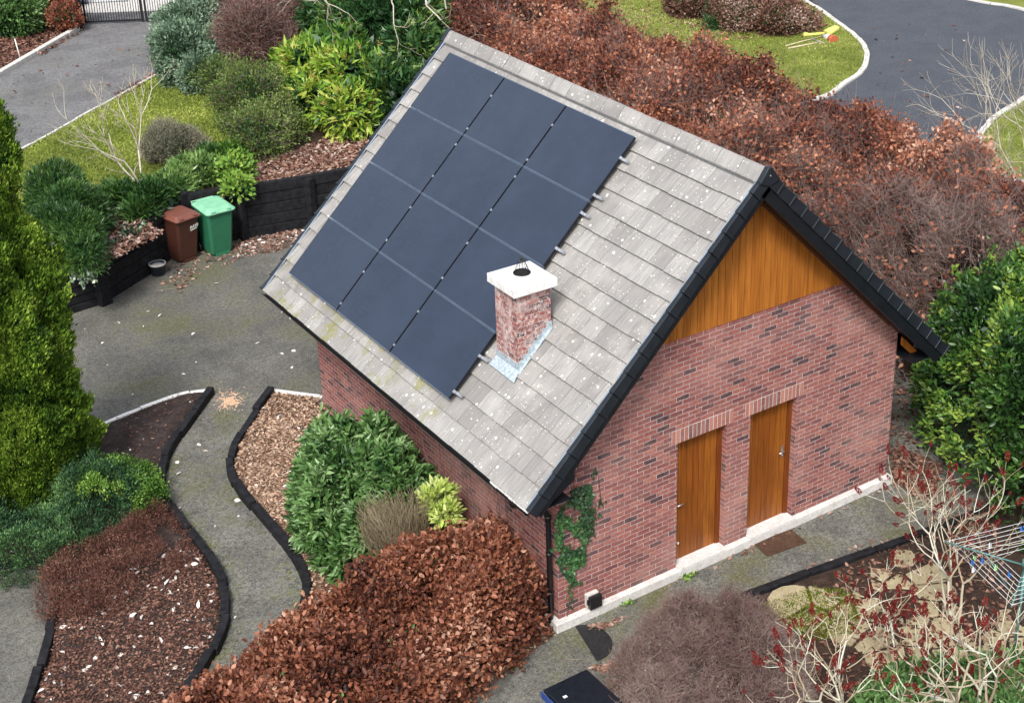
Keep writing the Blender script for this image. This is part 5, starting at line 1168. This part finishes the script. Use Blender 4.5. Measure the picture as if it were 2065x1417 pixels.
# ------------------------------------------------------------------ bins
def bin_(px, py, rz, c, lid_c, label, name, dz=0.0, scl=1.0, lidlift=0.0, textmark=None, rust=0):
    b = G(px, py, 0); t = empty(name, (b[0], b[1], 0), rz, label, 'wheelie bin'); t.scale = (scl,)*3
    bodym = plain(name+'_body', c, .5, var=.12, scale=6, bmp=.1); lidm = plain(name+'_lid', lid_c, .45, var=.12, scale=6, bmp=.08)
    def ring(wx, y0, y1, z, ch=.045): return [(-wx+ch, y0, z), (wx-ch, y0, z), (wx, y0+ch, z), (wx, y1-ch, z), (wx-ch, y1, z), (-wx+ch, y1, z), (-wx, y1-ch, z), (-wx, y0+ch, z)]
    mb = MB(); R = [ring(.215, -.20, .22, .04), ring(.225, -.215, .23, .12), ring(.27, -.32, .30, .90), ring(.285, -.335, .32, .905), ring(.285, -.335, .32, .955)]
    for r0, r1 in zip(R, R[1:]):
        for i in range(8): mb.face([r0[i], r0[(i+1) % 8], r1[(i+1) % 8], r1[i]])
    mb.face(R[0][::-1]); mb.face(R[-1]); mb.build('body', bodym, t, bevel=.008, world=False)
    # lid: hipped, front lip overhanging, tipped by lidlift
    Mx = Matrix.Translation((0, .31, .965)) @ Matrix.Rotation(-lidlift, 4, 'X') @ Matrix.Translation((0, -.31, -.965))
    mb = MB(); Q = [ring(.305, -.375, .325, .955), ring(.305, -.375, .325, .985), ring(.285, -.35, .30, .995), ring(.24, -.28, .24, 1.045), ring(.22, -.25, .22, 1.05)]
    Q = [[tuple(Mx @ Vector(p)) for p in r] for r in Q]
    for r0, r1 in zip(Q, Q[1:]):
        for i in range(8): mb.face([r0[i], r0[(i+1) % 8], r1[(i+1) % 8], r1[i]])
    mb.face(Q[0][::-1]); mb.face(Q[-1]); ld = mb.build('lid', lidm, t, bevel=.006, world=False)
    for sx in (-1, 1):
        g = MB(); g.box(sx*.16-.045, sx*.16+.045, -.372, -.28, .99, 1.022, Mx); g.build('lid_grip', lidm, ld, bevel=.008, world=False)
    hb_ = MB(); hb_.tube([(-.26, .30, .93), (-.26, .375, .985), (.26, .375, .985), (.26, .30, .93)], .017, 8); hb_.build('handle', lidm, t, world=False)
    for sx in (-1, 1):
        w = MB(); w.tube([(sx*.245, .24, .10), (sx*.30, .24, .10)], .10, 18); w.build('wheel', M['black'], t, world=False)
        hbm = MB(); hbm.tube([(sx*.298, .24, .10), (sx*.305, .24, .10)], .045, 14); hbm.build('hub', M['verge'], t, world=False)
    ax = MB(); ax.tube([(-.25, .24, .10), (.25, .24, .10)], .012, 8); ax.build('axle', M['black'], t, world=False)
    sk = MB(); sk.box(-.15, .15, -.225, -.205, .0, .06); sk.build('foot', bodym, t, bevel=.006, world=False)
    if textmark:
        cu = bpy.data.curves.new('label_text', 'FONT'); cu.body = textmark; cu.size = .085; cu.extrude = .0015; cu.shear = .3; cu.align_x = 'CENTER'; cu.offset = .004
        to = bpy.data.objects.new('tmp', cu); COL.objects.link(to); dg = bpy.context.evaluated_depsgraph_get(); me = bpy.data.meshes.new_from_object(to.evaluated_get(dg)); bpy.data.objects.remove(to)
        slope = math.atan2(.105, .78); me.transform(Matrix.Translation((.13, -.305, .73)) @ Matrix.Rotation(rad(90)+slope, 4, 'X') @ Matrix.Rotation(rad(8), 4, 'Z')); me.transform(Matrix.Translation((0, .0, 0)))
        me.materials.clear(); me.materials.append(M['capstone']); o = bpy.data.objects.new('lettering', me); COL.objects.link(o); o.parent = t
        mb = MB(); mb.box(-.085, .075, -.003, .0, -.012, .012, Matrix.Translation((.125, -.302, .70)) @ Matrix.Rotation(rad(-8), 4, 'Y') @ Matrix.Rotation(slope, 4, 'X')); mb.build('sticker', M['capstone'], t, world=False)
    return t
bin_(371, 521, rad(14), (.060, .020, .012), (.17, .060, .042), 'brown wheelie bin with closed lid and small white lettering', 'brown_wheelie_bin', scl=1.05, textmark='RAYS')
bin_(440, 507, rad(4), (.022, .14, .070), (.20, .47, .29), 'green wheelie bin with a pale green lid not quite shut', 'green_wheelie_bin', scl=1.12, lidlift=rad(-3))
# bucket
b = G(320, 553, 0); t = empty('bucket', b, 0, 'small dark grey plastic tub filled with pale grit left of the brown bin', 'tub')
mb = MB(); mb.lathe([(0, .004), (.135, .004), (.165, .235), (.178, .24), (.178, .262), (.155, .262), (.150, .20)], (0, 0, 0), 22); mb.build('tub', plain('slate_plastic', (.035, .045, .065), .5), t, world=False)
mb = MB(); mb.lathe([(.150, .20), (.08, .222), (0, .215)], (0, 0, 0), 22); mb.build('contents', M['kerb'], t, world=False)
mb = MB(); mb.lathe([(.1785, .238), (.1805, .25), (.1785, .2625), (.156, .2635)], (0, 0, 0), 22); mb.build('rim', M['kerb'], t, world=False)
# wall lamp / floodlight near the corner on the plinth
t = empty('flood_lamp', (.53, -.05, .28), 0, 'black fronted grey box lamp on the brick wall just above the plinth', 'lamp')
mb = MB(); mb.box(.43, .63, -.07, -.001, .19, .40); mb.build('housing', M['kerb'], t, bevel=.01)
mb = MB(); mb.box(.445, .645, -.135, -.07, .175, .375); mb.box(.425, .445, -.10, -.06, .24, .33); mb.build('front', M['black'], t, bevel=.012)
mb = MB(); mb.tube([(.53, -.03, .19), (.53, -.104, .16), (.56, -.106, .03), (.56, -.13, .012)], .006, 6); mb.build('cable', M['kerb'], t)
# doormats
b = G(1572, 1096, 0); mb = MB(); mb.box(-.36, .36, -.20, .20, .012, .028, Matrix.Translation((b[0], b[1], 0)) @ Matrix.Rotation(rad(-6), 4, 'Z'))
tag(mb.build('doormat', soil_mat('coir_mat', (.05, .028, .018), (.10, .055, .035), (.16, .10, .07)), bevel=.006), 'worn brown coir doormat on the tarmac before the right door', 'doormat')
ma, mz = np.array(G2(1160, 1264)), np.array(G2(1203, 1334)); mc = (ma+mz)/2; mv = (mz-ma)/2; mn = np.array([-mv[1], mv[0]]); mn = mn if mn[0] > 0 else -mn
mb = MB(); pl_ = [tuple(mc+mv*math.sin(a)+mn*math.cos(a)*.9) for a in np.linspace(-math.pi/2, math.pi/2, 15)]
mb.prism(pl_, lambda u, w, t_: (u, w, t_), .012, .028); tag(mb.build('doormat', plain('black_rubber_mat', (.012, .012, .013), .7, var=.8, scale=24, bmp=.8), bevel=.004), 'half round black rubber mat on the tarmac below the box lamp', 'doormat')
# storage box at the bottom
zt = .62; Pq = [G(1095, 1389, zt), G(1183, 1347, zt), G(1235, 1395, zt)]; a_, b_, c_ = [np.array(p) for p in Pq]; ex = b_-a_; wx = np.linalg.norm(ex); ex /= wx; ey = np.array([-ex[1], ex[0], 0]); ey = -ey if ((c_-b_)@ey) < 0 else ey
wy_ = .75; fx = lambda u, v, z: tuple(a_[:3]*[1, 1, 0]+ex*u+ey*v+np.array([0, 0, z]))
t = empty('storage_box', tuple(a_[:2])+(0,), 0, 'black lidded plastic storage box with blue side at the bottom edge', 'box')
def hx(mb, u0, u1, v0, v1, z0, z1): mb.hexa([fx(u0, v0, z0), fx(u1, v0, z0), fx(u1, v1, z0), fx(u0, v1, z0), fx(u0, v0, z1), fx(u1, v0, z1), fx(u1, v1, z1), fx(u0, v1, z1)])
mb = MB(); hx(mb, .03, wx-.03, .03, wy_, 0, zt-.06); mb.build('body', plain('blue_grey_plastic', (.10, .13, .20), .45), t, bevel=.02)
mb = MB(); hx(mb, 0, wx, 0, wy_+.03, zt-.05, zt); mb.build('lid', plain('box_lid', (.006, .009, .014), .35, var=.3, bmp=.1), t, bevel=.015)
mb = MB(); hx(mb, -.035, -.015, -.01, wy_, zt-.12, zt-.02); mb.build('side_rail', plain('blue_plastic', (.02, .05, .20), .4), t, bevel=.01)
mb = MB(); hx(mb, -.012, .0, .0, wy_, zt-.30, zt-.06); mb.build('side_panel', plain('grey_panel', (.16, .19, .25), .4), t, bevel=.004)
mb = MB(); hx(mb, .12, .17, .26, .30, zt, zt+.004); mb.build('sticker', M['capstone'], t)
# orange fungus
mf = plain('orange_fungus', (.62, .18, .05), .6)
for k_, (px, py, s, lb) in enumerate(((1234, 1378, .045, 'larger orange mushroom beside the black storage box'), (1246, 1374, .035, 'smaller orange mushroom right of its neighbour by the storage box'))):
    b = G(px, py, .06); mb = MB(); mb.lathe([(0, -.06), (.012, -.06), (.010, -.005), (s*.9, -.012), (s, .0), (s*.7, .022), (0, .03)], b, 14); o = mb.build('mushroom', mf); tag(o, lb, 'mushroom', 'orange mushrooms by the box')
# orange sand patch on the path
def spill():
    m, n, b, out = newmat('orange_sand'); pos = world_pos(n); c = ramp(n, [(.3, (.50, .28, .16)), (.7, (.72, .50, .33))], noise(n, 30, 4, pos)); n.links.new(c.outputs[0], b.inputs['Base Color']); b.inputs['Roughness'].default_value = .95
    c0 = G(462, 808, 0); mb = MB(); r2 = np.random.default_rng(3)
    for k in range(420):
        a = r2.random()*6.28; r = abs(r2.normal())*.16; x = c0[0]+r*math.cos(a)*1.0+r*.9*math.sin(a)*.3; y = c0[1]+r*math.sin(a)*1.5; s = .006+.018*r2.random()*(1 if r < .22 else .5)
        mb.face([(x+s*math.cos(q+a), y+s*math.sin(q+a), .0095+.0001*(k % 40)) for q in (0, 1.2, 2.5, 3.7, 5.0)])
    o = mb.build('sand_spill', m); tag(o, 'patch of pale orange sand where the path leaves the yard', 'sand', kind='stuff')
spill()
# sticks on the yard
for (p, q, lb) in (((312, 586), (378, 578), 'thin bare stick lying on the yard in front of the bins'), ((1143, 1328), (1175, 1328), 'thin curved twig lying on the tarmac above the storage box')):
    a, b = G(*p, .012), G(*q, .012); mb = MB(); m_ = [(a[i]+b[i])/2 for i in range(3)]; mb.tube([a, (m_[0]+.02, m_[1]-.03, .016), b], .006, 5); o = mb.build('stick', plain('stick_wood', (.25, .2, .15), .8)); tag(o, lb, 'stick')

# ------------------------------------------------------------------ gate, post, marker
zg = RZ
gp0, gp1, gp2 = np.array(G(172, 50, zg)), np.array(G(292, 45, zg)), np.array(G(405, 42, zg))
def gate_leaf(a, b, label):
    t = empty('gate', tuple(a), 0, label, 'gate', 'driveway gate leaves'); d = b-a; Lg = np.linalg.norm(d); d = d/Lg; nn = np.array([-d[1], d[0], 0]); hgt = 1.55
    f = lambda u, v, z: tuple(a+d*u+nn*v+np.array([0, 0, z]))
    def bx_(mb, u0, u1, v, z0, z1): mb.hexa([f(u0, -v, z0), f(u1, -v, z0), f(u1, v, z0), f(u0, v, z0), f(u0, -v, z1), f(u1, -v, z1), f(u1, v, z1), f(u0, v, z1)])
    mb = MB(); bx_(mb, 0, .06, .025, .03, hgt); bx_(mb, Lg-.09, Lg-.01, .03, .03, hgt); bx_(mb, .06, Lg-.09, .022, .05, .11); bx_(mb, .06, Lg-.09, .022, hgt-.06, hgt); mb.build('frame', M['black'], t)
    u = .10; k = 0
    while u < Lg-.13:
        m2 = MB(); bx_(m2, u, u+.018, .009, .11, hgt-.06); m2.build('bar', M['black'], t); u += .075
    return t, f, Lg
gt1 = gate_leaf(gp0, gp1, 'left leaf of the black railing driveway gate at the top left'); gt2 = gate_leaf(gp1+np.array([.03, -.02, 0]), gp2, 'right leaf of the black railing driveway gate half hidden by the grey green bush')
def gpost(p, label, w=.2):
    mb = MB(); mb.box(p[0]-w/2, p[0]+w/2, p[1]-w/2, p[1]+w/2, zg-.1, zg+1.7); o = mb.build('gate_post', M['sleeper'], bevel=.015); tag(o, label, 'post', 'gate posts')
gpost(G(158, 56, zg), 'dark gate post at the kerb end beside the left gate leaf', .3)
o = MB(); pa0, pa1 = np.array(G(150, 6, zg+.62)), np.array(G(258, 1, zg+.62)); o.tube([tuple(pa0), tuple(pa1)], .035, 8); arm = o.build('gate_opener_arm', plain('white_metal', (.75, .75, .75), .4)); tag(arm, 'white and grey automatic gate arm behind the left gate leaf', 'gate arm')
mb = MB(); mb.tube([tuple(pa0-np.array([.05, -.04, 0])), tuple(pa0*.75+pa1*.25)], .065, 10); mb.build('motor_cover', plain('grey_cover', (.16, .19, .24), .4), arm)
sheet('pavement', [tuple(gp1[:2]+np.array([-3, 3.1])), tuple(gp2[:2]+np.array([5, -1.2])), tuple(gp2[:2]+np.array([9, 5])), tuple(gp1[:2]+np.array([2, 10]))], RZ+.008, M['kerb'])
mb = MB(); q = G(42, 122, RZ); mb.tube([(q[0], q[1], RZ-.02), (q[0]-.06, q[1]+.02, RZ+.62)], .016, 7); tag(mb.build('marker_stake', M['capstone']), 'thin white stake standing in the leafy bed beside the left driveway', 'stake')
# boulder by the wall base
def rock(name, p, s, label, m):
    n = 14; mb = MB(); r_ = random.Random(int(p[0]*100)); prof = [(0, 0)]+[(s*math.sin(a)*(1+r_.uniform(-.1, .1)), s*.7*(1-math.cos(a))/1.0) for a in np.linspace(.5, 3.0, 6)]+[(0, s*1.35)]
    mb.lathe(prof, p, 9); o = mb.build(name, m, weld=True); tag(o, label, 'stone'); return o
rock('stone', G(648, 822, .03), .075, 'grey stone at the far corner of the garage side wall', M['kerb'])
# strip of concrete behind the garage
strip('concrete_strip', [G2(1800, 850), G2(1880, 900), (8.6, .2)], .18, .05, M['tarmac2'], 0, 1.2, kind='structure')

# ------------------------------------------------------------------ tools on the right lawn
zl_ = .06
def tool(name, label, a, b, r, m, parts):
    A, B = np.array(G(*a, zl_)), np.array(G(*b, zl_)); t = empty(name, tuple((A+B)/2), 0, label, name.replace('_', ' '))
    mb = MB(); mb.tube([tuple(A), tuple(B)], r, 8); mb.build('shaft', m, t); return t, A, B
yel = plain('yellow_plastic', (.72, .70, .16), .5); tanw = plain('ash_handle', (.50, .42, .26), .6); org = plain('orange_bristle', (.42, .10, .04), .8)
t, A, B = tool('yellow_shovel', 'yellow plastic shovel lying on the lawn beside the road kerb', (1621, 71), (1662, 68), .045, yel, None)
mb = MB(); q = [np.array(G(*p, .05)) for p in ((1661, 66), (1684, 56), (1693, 60), (1675, 73))]; mb.hexa([tuple(p) for p in q]+[tuple(p+np.array([0, 0, .09])) for p in q]); mb.build('blade', yel, t, bevel=.02)
mb = MB(); mb.tube([tuple(A-(B-A)*.03+np.array([0, 0, 0])), tuple(A+(B-A)*.18)], .075, 8); mb.build('grip', yel, t)
t, A, B = tool('garden_broom', 'long handled broom with orange bristles lying on the lawn', (1584, 93), (1660, 73), .022, tanw, None)
mb = MB(); c0 = np.array(G(1667, 75, .08)); c1 = np.array(G(1678, 80, .08)); mb.tube([tuple(B), tuple(c0), tuple(c1)], [.05, .11, .13], 10); mb.build('head', M['kerb'], t)
mb = MB(); mb.tube([tuple(c0*.25+c1*.75), tuple(c1+(c1-c0)*.35)], [.14, .15], 12); mb.build('bristles', org, t)
t, A, B = tool('garden_rake', 'thin wooden handled rake lying nearest the hedge on the lawn', (1590, 98), (1655, 85), .028, tanw, None)
mb = MB(); d = (B-A)/np.linalg.norm(B-A); nn = np.array([-d[1], d[0], 0]); mb.tube([tuple(B-nn*.18), tuple(B+nn*.55)], .018, 6); mb.build('rake_head', M['alu'], t)

# ------------------------------------------------------------------ clothes airer
ab = np.array(G(2040, 1352, 0)); hub = ab+np.array([0, 0, 1.05]); topc = ab+np.array([0, 0, 1.72])
t = empty('rotary_airer', tuple(ab), 0, 'green rotary clothes airer with white lines and coloured pegs at the right edge', 'clothes airer')
gm = plain('green_metal', (.10, .22, .20), .4, .3); lm = plain('white_line', (.72, .76, .78), .5, bmp=0)
mb = MB(); mb.tube([tuple(ab), tuple(topc)], .022, 10); mb.build('pole', gm, t)
tipA = np.array(G(1906, 1092, 1.78)); v = tipA-topc; v[2] = 0; Ra = np.linalg.norm(v); v /= Ra; tips_ = []
for k in range(4):
    a = k*math.pi/2; d = np.array([v[0]*math.cos(a)-v[1]*math.sin(a), v[0]*math.sin(a)+v[1]*math.cos(a), 0]); tip = topc+d*Ra+np.array([0, 0, .06]); tips_.append(tip)
    mb = MB(); mb.tube([tuple(topc+np.array([0, 0, -.02])), tuple(tip)], .012, 8); mb.build('arm', gm, t); mb = MB(); mb.tube([tuple(hub), tuple(topc*.5+tip*.5)], .008, 6); mb.build('brace', gm, t)
for f in np.linspace(.35, .98, 7):
    mb = MB(); pp = [topc+(tp_-topc)*f+np.array([0, 0, .012]) for tp_ in tips_]; mb.tube([tuple(p) for p in pp+[pp[0]]], .0032, 4); mb.build('clothes_line', lm, t)
mb = MB(); mb.tube([tuple(topc-np.array([0, 0, .06])), tuple(topc+np.array([0, 0, .06]))], .045, 12); mb.build('hub', gm, t)
pc_ = {'blue': plain('blue_peg', (.03, .16, .55), .5), 'pale green': plain('green_peg', (.45, .75, .30), .5), 'white': plain('white_peg', (.8, .82, .85), .5)}
pr2 = random.Random(4)
pegl = [('blue', 0, .92), ('pale green', 0, .82), ('pale green', 0, .6), ('blue', 0, .7), ('blue', 3, .9), ('white', 0, .95), ('blue', 1, .8), ('white', 3, .7), ('blue', 0, .5), ('pale green', 1, .5)]
for k_, (cn, side, f) in enumerate(pegl):
    f = np.linspace(.35, .98, 7)[int(np.argmin(abs(np.linspace(.35, .98, 7)-f)))]; u = pr2.uniform(.15, .85); p0 = topc+(tips_[side]-topc)*f; p1 = topc+(tips_[(side+1) % 4]-topc)*f; p = p0*(1-u)+p1*u
    mb = MB()
    for s in (-1, 1): mb.hexa([tuple(p+np.array([x*.012+s*.012*(z < 0)*1.0, y, z])) for z in (-.05, .035) for x, y in ((-1, -.008), (1, -.008), (1, .008), (-1, .008))])
    mb.build('peg', pc_[cn], t)
